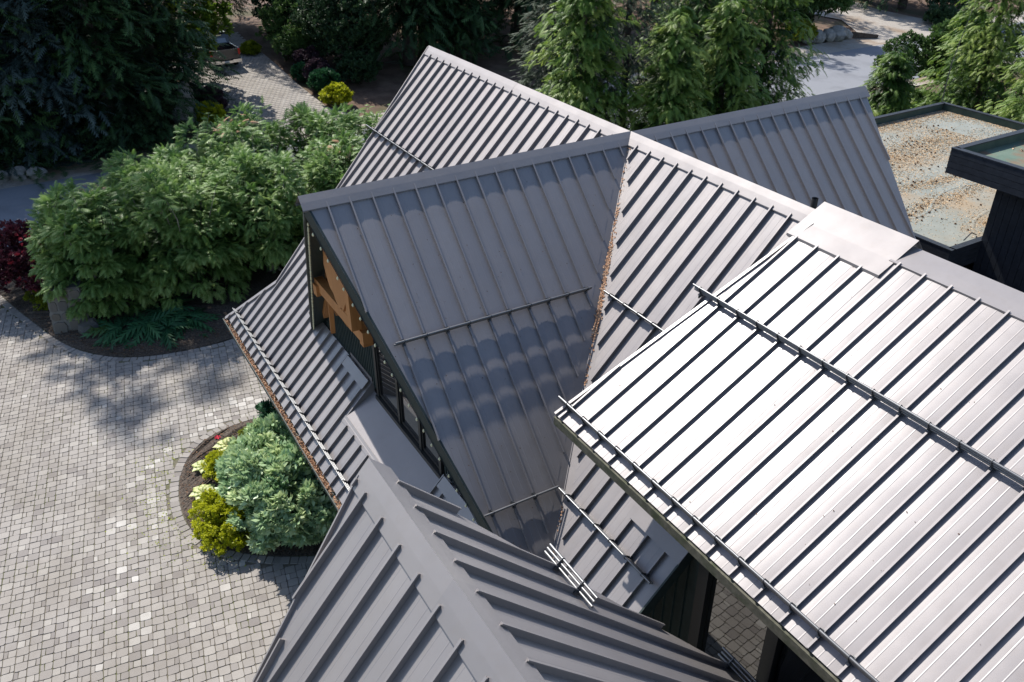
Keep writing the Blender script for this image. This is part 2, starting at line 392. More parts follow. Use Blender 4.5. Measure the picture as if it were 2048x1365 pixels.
# ------------------------------------------------------------------ the house
house = thing('chalet_house', 'chalet with charcoal standing seam metal roofs, crossing gables and snow guards', 'house')
S = .406
def prof(w):
    """cross-section of a pan between two seams: crowned pan with two pencil ribs"""
    out = []; seg = []
    cr = .009 * min(1, w / S)
    cam_ = lambda t: cr * (1 - (2 * t - 1) ** 2)
    ribs = (.335, .665) if w > .3 else ()
    ts = sorted(set([0, .08, .2, .27, .43, .5, .57, .73, .8, .92, 1] + [r + d for r in ribs for d in (-.024, -.017, 0, .017, .024)]))
    for t in ts:
        out.append((t * w, cam_(t) + (.004 if any(abs(t - r) < .004 for r in ribs) else 0)))
    return out
class Slope:
    def __init__(s, O, eu, ev): s.O, s.eu, s.ev = Vector(O), Vector(eu), Vector(ev); s.n = s.eu.cross(s.ev).normalized(); s.n = s.n if s.n.z > 0 else -s.n
    def p(s, u, v, h=0): return s.O + s.eu * u + s.ev * v + s.n * h
def panels(sl, parent, us, top, bot, seam_h=.072, seam_first=True, name='roof_panel'):
    """one mesh per pan (with the standing seam on its first edge)"""
    made = []
    for i, (a, b) in enumerate(zip(us[:-1], us[1:])):
        cols = [(a + x, h) for x, h in prof(b - a)]
        rows = []
        for u, h in cols:
            t, bt = top(u), bot(u); rows.append((u, h, t, bt) if bt > t else (u, h, .5 * (t + bt), .5 * (t + bt)))
        if all(r[3] - r[2] < .02 for r in rows): continue
        mb = MB(); nseg = max(1, min(4, int(max(r[3] - r[2] for r in rows) / 1.3)))
        vs = []
        for u, h, t, bt in rows:
            for k in range(nseg + 1): vs.append(sl.p(u, t + (bt - t) * k / nseg, h))
        fs = []
        for c in range(len(rows) - 1):
            if rows[c][3] - rows[c][2] < .004 and rows[c + 1][3] - rows[c + 1][2] < .004: continue
            for k in range(nseg):
                fs.append((c * (nseg + 1) + k, (c + 1) * (nseg + 1) + k, (c + 1) * (nseg + 1) + k + 1, c * (nseg + 1) + k + 1))
        mb.add(vs, fs, True)
        t, bt = top(a), bot(a)
        if bt - t > .05 and (i > 0 or seam_first):
            w = .006
            for (x0, x1, h0, h1) in ((-w, w, -.005, seam_h), (-w - .004, w + .011, seam_h - .009, seam_h + .004)):
                mb.add([sl.p(a + x, v, h) for v in (t, bt) for x, h in ((x0, h0), (x1, h0), (x1, h1), (x0, h1))],
                       [(3, 2, 1, 0), (4, 5, 6, 7), (0, 1, 5, 4), (1, 2, 6, 5), (2, 3, 7, 6), (3, 0, 4, 7)])
        me = mb.mesh(name); recalc(me)
        c = sum(1 for p in me.polygons if p.normal.dot(sl.n) < -.5)
        if c > len(me.polygons) * .4: me.flip_normals()
        made.append(link(name, me, M['roof'], parent))
    return made
def grid(first, lo, hi, step=S):
    k0 = math.ceil((lo - first) / step + 1e-6); g = [lo]; x = first + k0 * step
    if x - lo < .05: x += step
    while x < hi - .05: g.append(x); x += step
    return g + [hi]
def deck(name, sl, poly, th, m, parent, drop=.022):
    """solid slab under the panels"""
    mb = MB(); mb.prism([sl.p(u, v, -drop) for u, v in poly], -sl.n * th); me = mb.mesh(name); recalc(me); return link(name, me, m, parent)

SA = Slope((0, 0, H), (1, 0, 0), (0, -1, -1)); SAb = Slope((0, 0, H), (1, 0, 0), (0, 1, -1))
SB = Slope((0, 0, H), (0, 1, 0), (1, 0, -1)); SBf = Slope((0, 0, H), (0, 1, 0), (-1, 0, -1))
TC = .5436; SCp = Slope((0, 0, H + .239), (1, 0, 0), (0, -1, -TC))
YD, ZD = -8.489, H - .13
SDl = Slope((0, YD, ZD), (1, 0, 0), (0, -1, -1.157)); SDr = Slope((0, YD, ZD), (1, 0, 0), (0, 1, -1.01))
EV = 6.86
# main roof, front slope
flare = lambda u: 5.545 + (-8.284 - u) / 1.216 * 1.395
rk = lambda u: (u + 9.38) / 1.096 * 5.545 if u < -8.284 else 99
main = deck('main_roof', SA, [(-9.36, .02), (-5.0, .02), (-5.0, EV - .03), (-9.38, EV - .03), (-8.3, 5.5)], .16, M['trim'], house)
deck('roof_deck', SA, [(-4.998, .02), (-.2, .02), (-5.0, 5.0)], .16, M['trim'], house)
deck('roof_deck', SA, [(-4.998, 5.31), (-1.9, 5.31), (-1.9, EV - .03), (-4.998, EV - .03)], .16, M['trim'], house)
deck('roof_deck', SA, [(-1.898, 6.06), (1.798, 6.06), (1.798, EV - .03), (-1.898, EV - .03)], .16, M['trim'], house)
deck('roof_deck', SA, [(1.8, 5.31), (5.2, 5.31), (5.2, 3.72), (6.8, 3.72), (6.8, EV - .03), (1.8, EV - .03)], .16, M['trim'], house)
deck('roof_deck', SA, [(.2, .02), (5.3, .02), (5.3, 3.6), (5.198, 5.2)], .16, M['trim'], house)
deck('roof_deck', SAb, [(-9.36, .02), (-.2, .02), (-6.0, 5.8), (-6.0, 6.9), (-8.6, 6.9)], .16, M['roof'], house)
deck('roof_deck', SAb, [(.2, .02), (16, .02), (16, 6.5), (6.5, 6.5)], .16, M['roof'], house)
XJ = -8.9317 + 9 * S
gA = grid(-8.9317, -9.36, XJ)
panels(SA, main, gA, lambda u: .12, lambda u: min(EV, rk(u)), seam_first=False)
panels(SA, main, grid(-8.9317, -9.44, -8.284), lambda u: max(flare(u), 5.0), lambda u: EV, seam_first=False)
panels(SA, main, grid(-8.9317, XJ, -.12), lambda u: .12, lambda u: min(-u, 5.3))
panels(SA, main, grid(-8.9317, XJ, -1.9), lambda u: 5.3 + max(0, min(.03, u + 5.25)), lambda u: EV)
panels(SA, main, grid(-8.9317, -1.9, 1.8), lambda u: 6.07, lambda u: EV, seam_first=False)
panels(SA, main, grid(.8485, 1.8, 5.3), lambda u: 5.33, lambda u: EV)
vg = .20      # half width of the open valley flashing
panels(SA, main, grid(.8485, .2, 5.2), lambda u: .12, lambda u: min(u - vg * (1 if u > .6 else .4), 4.9), seam_first=False)
panels(SA, main, grid(.8485, 5.2, 6.83), lambda u: 3.75, lambda u: (u - vg if u < 5.4 else EV), seam_first=False)
# raised rake trims of the main roof
mb = MB()
mb.beam(SA.p(-9.37, .0, .01), SA.p(-8.292, 5.545, .01), .03, .10, SA.n)
mb.build('rake_trim', M['roof'], main)
mb = MB(); mb.beam(SA.p(-8.292, 5.55, .012), SA.p(-9.47, 6.90, .012), .10, .09, SA.n); mb.build('rake_trim', M['roof'], main)
mb = MB(); mb.beam(SA.p(6.84, 3.72, -.045), SA.p(6.84, EV, -.045), .03, .20, SA.n); mb.build('rake_trim', M['trim'], main)
# dormer roof (crossing gable)
droof = deck('dormer_roof', SB, [(-6.84, .02), (0, .02), (-5.5, 5.48), (-5.52, 5.5)], .14, M['trim'], house)
deck('roof_deck', SBf, [(-6.84, .02), (0, .02), (-5.5, 5.48), (-5.52, 5.5)], .14, M['trim'], house)
deck('roof_deck', SB, [(0, .02), (6.9, .02), (5.5, 5.48)], .14, M['trim'], house)
deck('roof_deck', SBf, [(0, .02), (6.9, .02), (5.5, 5.48)], .14, M['roof'], house)
bt_f = lambda u: max(0, min(-u - (vg if u < -.5 else .1), (u + 6.87) / .24))
gB = grid(-6.4992, -6.86, -.2, .4058)
panels(SB, droof, gB, lambda u: .10, bt_f, .048, seam_first=False)
panels(SBf, droof, gB, lambda u: .10, bt_f, .048, seam_first=False)
bt_b = lambda u: max(0, min(u - .02, (6.93 - u) / .25))
panels(SB, droof, grid(1.3236, .2, 6.9, .4058), lambda u: .10, bt_b, .048, seam_first=False)
# open valley: flat flashing with a centre rib
val = MB()
for sgn, sl, uv in ((1, SA, lambda d, o: (d + o, d)), (1, SB, lambda d, o: (-d - o, d))):
    pts = []
    for d in np.linspace(.15, 5.5, 12):
        pts.append(sl.p(*uv(d, 0), .006)); pts.append(sl.p(*uv(d, .30), .006))
    val.add(pts, [(2 * i, 2 * i + 1, 2 * i + 3, 2 * i + 2) for i in range(11)])
me = val.mesh('valley_flashing'); recalc(me); link('valley_flashing', me, M['cap'], main)
mb = MB(); mb.tube([SA.p(.3, .3, .012), SA.p(5.5, 5.5, .012)], .013, 6); mb.build('valley_rib', M['cap'], main)
# shed roof on the right
cbot = 4.745
ctop = lambda u: max(.70 if u < 6.65 else .42, (5.2 - u) / .12)
shed = deck('shed_roof', SCp, [(5.17, .3), (16, .3), (16, cbot - .02), (4.64, cbot - .02)], .12, M['trim'], house)
panels(SCp, shed, grid(7.6009, 4.62, 16.0), ctop, lambda u: cbot, .052, seam_first=False)
mb = MB(); mb.beam(SCp.p(5.155, .4, .0), SCp.p(4.625, cbot, .0), .05, .075, SCp.n); mb.build('rake_trim', M['cap'], shed)
mb = MB(); mb.box(4.62, 16, -cbot - .03, -cbot + .02, H + .239 - TC * cbot - .17, H + .239 - TC * cbot - .03); mb.build('eave_board', M['moss_trim'], shed)
# entry roof in the foreground
entry = deck('entry_roof', SDr, [(6.97, .02), (16, .02), (16, 4.7), (8.62, 4.7)], .14, M['trim'], house)
deck('roof_deck', SDl, [(6.97, .02), (16, .02), (16, 3.6), (7.9, 3.6)], .14, M['trim'], house)
rkD = lambda u: (u - 6.93) / .345
panels(SDr, entry, grid(7.6061, 6.95, 16), lambda u: .12, lambda u: min(rkD(u), 4.7))
panels(SDl, entry, grid(7.1624, 6.93, 16), lambda u: .12, lambda u: min((u - 6.88) / .29, 3.6))
mb = MB(); mb.beam(SDl.p(6.90, .1, .012), SDl.p(7.35, 1.55, .012), .02, .075, SDl.n); mb.beam(SDl.p(7.345, 1.2, .03), SDl.p(7.9, 3.6, .012), .02, .075, SDl.n); mb.build('rake_trim', M['roof'], entry)

# ridge caps: bent sheets with a turned-down lip, laid in lapped lengths
def cap_seg(a, b, wl, wr, lift, name='ridge_cap', m=None):
    """a, b crest points; wl / wr = vectors from crest to the two lower edges"""
    a, b = Vector(a), Vector(b); L = Vector((0, 0, lift)); ax = (b - a).normalized()
    mb = MB()
    def sec(p):
        out = []
        for w, s in ((Vector(wl), 1), (Vector(wr), -1)):
            n = ax.cross(w).normalized(); n = n if n.z > 0 else -n
            out.append([p + L + w - n * .038, p + L + w, p + L + w * .5 + n * .003, p + L])
        return out[0] + out[1][::-1]
    A, B = sec(a), sec(b); n = len(A)
    mb.add(A + B, [(i, i + 1, n + i + 1, n + i) for i in range(n - 1) if i != 3])
    # under-sheet so that ends read as folded metal
    mb.add([p - Vector((0, 0, .012)) for p in A + B], [(i, i + 1, n + i + 1, n + i) for i in range(n - 1) if i != 3])
    me = mb.mesh(name); recalc(me); return link(name, me, m or M['cap'], house)
c_ = .2
def run(p0, p1, wl, wr, lift, joints):
    p0, p1 = Vector(p0), Vector(p1); t = [0] + joints + [1]
    for i, (a, b) in enumerate(zip(t[:-1], t[1:])):
        cap_seg(p0.lerp(p1, a), p0.lerp(p1, min(1, b + .004)), wl, wr, lift + (.004 if i % 2 else 0))
run((-9.39, 0, H), (-.02, 0, H), (0, -c_, -c_), (0, c_, -c_), .062, [.14, .52])
run((.0, 0, H), (4.98, 0, H), (0, -c_, -c_), (0, c_, -c_), .066, [.56])
run((0, -6.93, H), (0, .0, H), (c_, 0, -c_), (-c_, 0, -c_), .064, [.55])
run((0, .0, H), (0, 6.95, H), (c_, 0, -c_), (-c_, 0, -c_), .060, [.6])
run((6.62, 0, H + .0), (16, 0, H + .0), (0, -.47, -.11), (0, c_, -c_), .135, [.32])
run((6.88, YD, ZD), (16, YD, ZD), (0, -.22, -.255), (0, .22, -.222), .06, [.203])
# raised ridge vent hood
mb = MB(); x0, x1 = 4.97, 6.70
q = [(.16, .06), (.0, .25), (-.45, .025), (-.74, -.112), (-.745, -.152)]
mb.add([(x, y, H + z) for x in (x0, x1) for y, z in q], [(i, i + 1, 6 + i, 5 + i) for i in range(4)])
mb.add([(x0 + .02, y, H + z - .012) for y, z in q] + [(x1 - .05, y, H + z - .012) for y, z in q], [(i, i + 1, 6 + i, 5 + i) for i in range(4)])
mb.add([(x1 - .06, .14, H - .04), (x1 - .06, .0, H + .24), (x1 - .06, -.45, H + .015), (x1 - .06, -.45, H - .02)], [(0, 1, 2, 3)])
me = mb.mesh('ridge_hood'); recalc(me); link('ridge_hood', me, M['cap'], house)
mb = MB(); mb.tube([(4.42, .45, H - .6), (4.42, .45, H + .03)], .055, 14, False); mb.tube([(4.42, .45, H - .6), (4.42, .45, H + .029)], .043, 14, False)
mb.tube([(4.42, .45, H - .47), (4.42, .45, H - .40)], .075, 14); mb.build('vent_pipe', M['frame'], house)

# snow guards: clamp-on brackets on the seams and pipes through them
def bracket_mesh():
    mb = MB()
    # fin in the seam plane: local x = down slope, z = out of the roof, y = along the eave
    poly = [(-.07, .0), (.085, .0), (.085, .035), (.035, .07), (.03, .165), (.012, .185), (-.012, .187), (-.03, .168), (-.05, .06), (-.07, .04)]
    mb.prism([(x, -.005, z) for x, z in poly], (0, .01, 0))
    mb.box(-.06, .06, -.022, .022, .015, .062)
    for x in (-.03, .03): mb.box(x - .008, x + .008, .02, .045, .028, .044)
    me = mb.mesh('bracket'); recalc(me); me.materials.append(M['guard']); return me
BR = bracket_mesh()
def guard(sl, v, us, u0, u1, n_pipes=3, scale=1.0):
    root = bpy.data.objects.new('snow_guard', None); COL.objects.link(root); root.parent = house; root.empty_display_size = .2
    ev = sl.ev.normalized()
    for u in us:
        o = link('bracket', BR, None, root)
        R = Matrix((ev, sl.eu, sl.n)).transposed()
        if R.determinant() < 0: R = Matrix((ev, -sl.eu, sl.n)).transposed()
        o.matrix_local = Matrix.Translation(sl.p(u, v, .0)) @ R.to_4x4() @ Matrix.Diagonal((scale, scale, scale, 1))
    for h, dx in [(.06, .002), (.112, .0), (.162, -.002)][:n_pipes]:
        mb = MB(); mb.tube([sl.p(u0 + random.uniform(-.02, .02), v, h * scale), sl.p(u1 + random.uniform(-.02, .02), v, h * scale)], .0185 * scale, 8); mb.build('pipe', M['pipe'], root)
def seams(first, lo, hi, step=S):
    k = math.ceil((lo - first) / step); out = []
    while first + k * step <= hi: out.append(first + k * step); k += 1
    return out
guard(SA, 2.0, seams(-8.9317, -9.0, -2.6), -9.33, -2.3)
guard(SA, 2.07, seams(.8485, 2.4, 4.9), 2.27, 5.0)
guard(SA, 4.30, seams(.8485, 4.5, 6.7), 4.28, 6.72)
guard(SA, 6.60, seams(-8.9317, -9.2, 4.9), -9.22, 5.0)
guard(SB, 2.02, [-6.4992 + .4058 * k for k in range(1, 11)], -6.24, -2.36)
guard(SB, 4.22, [-6.4992 + .4058 * k for k in range(2, 5)], -5.83, -4.47)
guard(SCp, 2.15, seams(7.6009, 4.7, 15.9), 4.62, 16)
guard(SCp, 4.56, seams(7.6009, 4.7, 15.9), 4.52, 16)
guard(SDr, 1.78, [7.6061, 8.0121], 7.32, 8.28)
guard(SDr, 4.0, [8.4181, 8.8241, 9.2301, 9.6361], 8.22, 10)

# gutter with rusty needles
mb = MB(); y0, z0 = -EV, H - EV
for (ya, yb, za, zb) in ((y0 + .03, y0 + .02, z0 - .13, z0 - .01),): pass
mb.box(-9.49, 5.4, y0 - .135, y0 - .125, z0 - .15, z0 - .012)
mb.box(-9.49, 5.4, y0 - .125, y0 + .0, z0 - .15, z0 - .14)
mb.box(-9.49, 5.4, y0 - .002, y0 + .008, z0 - .15, z0 - .045)
mb.box(-9.50, -9.48, y0 - .135, y0 + .01, z0 - .152, z0 - .012)
mb.box(-9.49, 5.4, y0 - .147, y0 - .1355, z0 - .025, z0 - .008)
gut = mb.build('gutter', M['trim'], house)

def scatter_mesh(name, P, N, size, m, parent, tint=None, kind='needle'):
    """many tiny bent slivers lying near a surface"""
    n = len(P); ang = RNG.uniform(0, 2 * np.pi, n); N = N / np.linalg.norm(N, axis=1, keepdims=True)
    a = np.cross(N, np.array([.3, .5, .8])); a /= np.linalg.norm(a, axis=1, keepdims=True); b = np.cross(N, a)
    d = a * np.cos(ang)[:, None] + b * np.sin(ang)[:, None]; e = np.cross(N, d)
    s = size * RNG.uniform(.5, 1.4, n)[:, None]
    w = .22 if kind == 'needle' else .6
    lift = N * RNG.uniform(.0, .35, (n, 1)) * s
    V = np.stack([P - d * s * .5, P + e * s * w * .5 + lift, P + d * s * .5, P - e * s * w * .5 + lift * .3], 1).reshape(-1, 3)
    i = np.arange(n)[:, None] * 4; Fc = np.concatenate([i + [[0, 1, 2]], i + [[0, 2, 3]]])
    t = np.repeat(RNG.uniform(0, 1, n) if tint is None else tint, 4)
    o = link(name, np_mesh(name, V, Fc, t), m, parent); o['kind'] = 'stuff'; return o
n = 5200; P = np.stack([RNG.uniform(-9.45, 1.6, n), y0 - .065 + RNG.normal(0, .028, n), z0 - .045 + RNG.uniform(-.03, .02, n)], 1)
keep = (np.sin(P[:, 0] * 2.3) + np.sin(P[:, 0] * 5.1 + 1) + RNG.normal(0, .8, n)) > -1.1
tag(scatter_mesh('needle_litter', P[keep], np.tile([[0, 0, 1.]], (keep.sum(), 1)), .075, M['rust_needles'], None), 'rusty needles lying in the gutter along the main eave', 'needles')
# needles caught in the valley
d = np.concatenate([RNG.normal(c0, w0, k) for c0, w0, k in ((1.2, .2, 60), (1.72, .12, 300), (2.1, .08, 160), (2.42, .12, 460), (2.05, .45, 70), (3.0, .14, 25), (4.55, .06, 14), (4.95, .04, 14), (.5, .3, 30))])
o_ = RNG.normal(.035, .035, len(d)); pos = []
for di, oi in zip(d, o_):
    if di < .2: di = .2
    q = SA.p(di + max(oi, 0), di, .02) if oi > 0 else SB.p(-di + oi, di, .02)
    pos.append(q)
tag(scatter_mesh('needle_litter', np.array(pos), np.tile([[.3, -.3, .9]], (len(pos), 1)), .045, M['rust_needles'], None, kind='flake'), 'rusty brown cone scales and needles caught in the open roof valley', 'needles')
# fine litter on the pans
pos = []; nr = []
for k in range(260):
    u, v = random.uniform(-6.3, -.6), random.uniform(.3, 5.5)
    if v < bt_f(u) - .1: pos.append(SB.p(u, v, .014)); nr.append(SB.n)
for k in range(70):
    u, v = random.uniform(5, 12), random.uniform(.6, 4.5); pos.append(SCp.p(u, v, .014)); nr.append(SCp.n)
tag(scatter_mesh('needle_litter', np.array(pos), np.array(nr), .02, M['cone'], None, kind='flake'), 'tiny dark debris specks scattered over the metal roof pans', 'debris')

# dormer gable wall with board siding
YW = -5.3
gw = MB(); gw.add([(-5.2, YW + .06, H - 5.35), (5.2, YW + .06, H - 5.35), (0, YW + .06, H - .22)], [(0, 1, 2)])
gw.add([(-1.9, YW + .06, H - 6.05), (1.8, YW + .06, H - 6.05), (1.8, YW + .06, H - 5.3), (-1.9, YW + .06, H - 5.3)], [(0, 1, 2, 3)])
wall = gw.build('gable_wall', M['frame'], house)
def clip_z(x): return H - abs(x) - .25
x = -5.05
while x < 5.0:
    w = .115; zt = clip_z(max(abs(x), abs(x + w))); zb = H - 5.36
    if -1.52 < x + w / 2 < 1.62: zb = None
    if zb is not None and zt - zb > .08:
        mb = MB(); mb.box(x, x + w - .012, YW + .015, YW + .045, zb, zt); mb.build('siding_board', M['siding'], wall)
        mb = MB(); mb.box(x + w - .022, x + w + .012, YW - .012, YW + .03, zb, zt - .03); mb.build('batten', M['siding'], wall)
    x += w
# tall gable windows
win = MB()
for xx in (-1.5, -.34, .70, 1.6):
    win.box(xx - .05, xx + .05, YW - .06, YW + .05, H - 5.45, clip_z(xx + (.05 if xx > 0 else -.05)) - .0)
win.box(-1.56, 1.66, YW - .10, YW + .05, H - 5.52, H - 5.42)
win.box(-1.5, 1.6, YW - .05, YW + .05, H - 3.4, H - 3.3)
wf = win.build('window_frame', M['frame'], wall)
for a, b in ((-1.45, -.39), (-.29, .65), (.75, 1.55)):
    mb = MB(); mb.add([(a, YW - .005, H - 5.42), (b, YW - .005, H - 5.42), (b, YW - .005, H - 3.4), (a, YW - .005, H - 3.4)], [(0, 1, 2, 3)]); mb.build('pane', M['glass'], wall)
    m_ = MB(); m_.box(a, b, YW - .03, YW - .008, H - 5.40, H - 5.34); m_.box(a, a + .05, YW - .03, YW - .008, H - 5.34, H - 3.4); m_.box(b - .05, b, YW - .03, YW - .008, H - 5.34, H - 3.4); m_.build('sash', M['frame'], wall)
# window well: sunk metal pan in front of the windows
zp = H - 5.55
mb = MB()
mb.add([(-1.9, -5.29, zp), (1.8, -5.29, zp), (1.8, -6.07, zp - .48), (-1.9, -6.07, zp - .48)], [(0, 3, 2, 1)])
me = mb.mesh('window_well'); recalc(me)
if me.polygons[0].normal.z < 0: me.flip_normals()
well = link('window_well', me, M['cap'], house)
for xx in (-1.9, 1.8):
    mb = MB(); mb.prism([(xx - .004, -5.28, H - 5.27), (xx - .004, -6.07, H - 6.06), (xx - .004, -5.28, zp - .1)], (.008, 0, 0)); me = mb.mesh('well_cheek'); recalc(me); link('well_cheek', me, M['roof'], well)
mb = MB(); mb.beam((-1.93, -6.06, H - 6.035), (1.83, -6.06, H - 6.035), .16, .012, SA.n); mb.build('front_flashing', M['cap'], well)
mb = MB(); mb.beam(SA.p(-3.2, 5.30, .03), SA.p(-1.9, 5.30, .03), .012, .14, (0, 0, 1)); mb.beam(SA.p(-3.2, 5.42, .082), SA.p(-1.95, 5.42, .082), .24, .01, SA.n); mb.build('wall_flashing', M['roof'], well)
mb = MB(); mb.beam(SA.p(1.85, 5.42, .082), SA.p(4.2, 5.42, .082), .24, .01, SA.n); mb.build('wall_flashing', M['roof'], well)
# rake boards of the dormer and cedar timbers under the overhang
def rake_pt(sgn, x, dn=0.0, dy=0.0): return Vector((sgn * x, -6.87 + .24 * x + dy, H - x - dn))
for sgn in (-1, 1):
    mb = MB(); mb.beam(rake_pt(sgn, .04, .13, .02), rake_pt(sgn, 5.35, .13, .02), .035, .22, (0, 0, 1)); mb.build('rake_board', M['trim'], droof)
    mb = MB(); mb.beam(rake_pt(sgn, .06, .16, .09), rake_pt(sgn, 5.1, .16, .09), .03, .16, (0, 0, 1)); mb.build('rake_board', M['siding'], droof)
    mb = MB(); e = 4.4 if sgn < 0 else 1.3; mb.beam((sgn * .15, -6.15, H - .50), (sgn * e, -6.15 + .165 * (e - .15), H - .50 - .993 * (e - .15)), .12, .2); mb.build('timber_rafter', M['wood'], droof)
# cedar truss under the overhang
def timber(name, a, b, w, h): mb = MB(); mb.beam(a, b, w, h); mb.build(name, M['wood'], droof)
timber('timber_purlin', (2.6, -6.05, H - 3.05), (2.6, -5.35, H - 3.05), .16, .2)
timber('timber_purlin', (-2.35, -6.2, H - 2.95), (-2.35, -5.35, H - 2.95), .2, .24)
timber('timber_rafter', (-2.05, -5.95, H - 2.25 + .55), (-3.05, -5.72, H - 4.45), .10, .12)
timber('collar_beam', (-2.5, -6.05, H - 2.86), (.2, -6.05, H - 2.86), .18, .24)
timber('king_post', (0, -6.2, H - 2.7), (0, -6.2, H - .45), .2, .2)
timber('timber_brace', (-1.75, -5.95, H - 3.0), (-2.55, -5.45, H - 4.05), .14, .2)
timber('timber_brace', (-2.45, -5.9, H - 3.1), (-3.2, -5.5, H - 4.1), .1, .14)
timber('timber_brace', (-.75, -6.12, H - 2.45), (.05, -5.95, H - 2.92), .16, .24)
timber('timber_post', (-.02, -6.0, H - 3.12), (-.02, -6.0, H - 2.55), .18, .2)
# live-edge slab hung under the ridge
out = [(-1.13, -1.45), (-1.22, -1.85), (-1.12, -2.1), (-1.0, -2.26), (-.82, -2.32), (-.72, -2.44), (-.55, -2.52), (-.45, -2.44), (-.36, -2.5), (-.28, -2.38), (-.18, -2.26), (-.1, -2.0), (.1, -1.6), (.3, -.95), (-.6, -.95)]
mb = MB(); mb.prism([(x, -6.28, H + z) for x, z in out], (0, .05, 0)); me = mb.mesh('live_edge_slab'); recalc(me); link('live_edge_slab', me, M['wood'], droof)
# string of bulbs along the rakes
light_string = thing('string_light', 'string of small warm white bulbs along the dormer rake boards', 'string light')
for sgn in (-1, 1):
    mb = MB(); pts = [rake_pt(sgn, x, .285, -.005) for x in np.linspace(.2, 5.1, 14)]; mb.tube(pts, .006, 5); mb.build('cable', M['frame'], light_string)
    for k in range(26 if sgn > 0 else 52):
        x = .25 + k * (.19 if sgn > 0 else .095) + random.uniform(-.025, .025); p = rake_pt(sgn, x, .30 + random.uniform(0, .02), -.02 if sgn > 0 else .05)
        if sgn < 0: p += Vector((.03, 0, 0))
        mb = MB(); mb.tube([p + Vector((0, 0, .02)), p, p - Vector((0, 0, .025)), p - Vector((0, 0, .045))], [.008, .017, .02, .006], 6); mb.build('bulb', M['bulb'], light_string)

# walls under the roofs
mb = MB(); mb.box(-8.1, 4.6, -6.1, -6.0, 0, H - 6.25); mb.build('front_wall', M['siding'], house)
mb = MB(); mb.prism([(-8.0, -6.0, 0), (-8.0, 6.0, 0), (-8.0, 6.0, H - 6.3), (-8.0, 0, H - .3), (-8.0, -6.0, H - 6.3)], (.1, 0, 0)); me = mb.mesh('gable_end_wall'); recalc(me); link('gable_end_wall', me, M['siding'], house)
mb = MB(); mb.prism([(4.6, -6.0, 0), (4.6, -3.6, 0), (4.6, -3.6, H - 4.0), (4.6, -6.0, H - 6.3)], (.1, 0, 0)); me = mb.mesh('porch_wall'); recalc(me); link('porch_wall', me, M['siding'], house)
mb = MB(); mb.box(-8, 16, 5.9, 6.0, 0, H - 6.3); mb.build('back_wall', M['siding'], house)
mb = MB(); mb.prism([(-5.2, 6.0, H - 5.4), (5.2, 6.0, H - 5.4), (0, 6.0, H - .25)], (0, .1, 0)); me = mb.mesh('gable_wall'); recalc(me); link('gable_wall', me, M['siding'], house)
# cheek and front wall below the shed roof
mb = MB(); mb.prism([(5.28, -.6, H - .75), (5.28, -3.7, H - 3.85), (5.28, -3.7, H - 1.95)], (.08, 0, 0)); me = mb.mesh('cheek_wall'); recalc(me); link('cheek_wall', me, M['siding'], house)
fw = MB(); fw.box(5.36, 16, -3.66, -3.6, 0, H - 1.95); front = fw.build('shed_front_wall', M['frame'], house)
x = 5.29
while x < 7.05:
    mb = MB(); mb.box(x, x + .2, -3.70, -3.665, H - 7.5, H - 1.95); mb.build('siding_board', M['siding'], front)
    mb = MB(); mb.box(x + .185, x + .225, -3.73, -3.67, H - 7.5, H - 1.95); mb.build('batten', M['siding'], front); x += .21
for a, b in ((7.24, 8.36), (8.62, 10.6), (10.85, 13)):
    mb = MB(); mb.add([(a, -3.70, H - 7.2), (b, -3.70, H - 7.2), (b, -3.70, H - 2.3), (a, -3.70, H - 2.3)], [(0, 1, 2, 3)]); mb.build('pane', M['glass'], front)
for a in (7.15, 8.49, 10.72):
    mb = MB(); mb.box(a - .1, a + .1, -3.80, -3.66, 0, H - 1.95); mb.build('window_post', M['frame'], front)
mb = MB(); mb.box(7.0, 16, -3.79, -3.66, H - 2.32, H - 2.1); mb.build('window_head', M['frame'], front)
# step flashing where the shed wall meets the main slope
mb = MB(); mb.beam(SA.p(5.62, 3.86, .084), SA.p(6.86, 3.86, .084), .30, .010, SA.n); mb.beam(SA.p(5.62, 3.71, .07), SA.p(6.86, 3.71, .07), .012, .16, (0, 0, 1)); mb.build('wall_flashing', M['cap'], front)
mb = MB(); mb.box(6.7, 6.9, -6.6, -6.4, 0, H - 6.75); mb.build('porch_post', M['siding'], house)
mb = MB(); mb.box(8.6, 16, -11.2, -11.1, 0, H - 3.6); mb.box(8.6, 8.7, -11.1, -5.5, 0, H - 3.3); mb.build('entry_wall', M['siding'], house)

# ------------------------------------------------------------------ flat roofed wing
wing = thing('flat_roof_wing', 'dark navy boarded wing with a littered flat roof behind the chalet', 'building', (0, 0, 0))
zt = H - 4.0; X0, X1, Y0, Y1 = -7.1, 1.9, 9.2, 21.3
mb = MB(); mb.box(X0 + .1, X1 - .1, Y0 + .1, Y1 - .1, zt - .6, zt - .28); mb.build('flat_roof', M['membrane'], wing)
mb = MB(); mb.box(X0 + .4, X1 - .4, Y0 + .6, Y1 - .4, 0, zt - .62); mb.build('wall', M['navy'], wing)
for (a, b, c, d) in ((X0, X1, Y0, Y0 + .12), (X0, X1, Y1 - .12, Y1), (X0, X0 + .12, Y0 + .121, Y1 - .121), (X1 - .12, X1, Y0 + .121, Y1 - .121)):
    mb = MB(); mb.box(a + .012, b - .012, c + .012, d - .012, zt - .62, zt - .03); mb.build('parapet', M['membrane_green'], wing)
    mb = MB(); mb.box(a - .03, b + .03, c - .03, d + .03, zt - .03, zt); pc = mb.build('parapet_coping', M['navy'], wing)
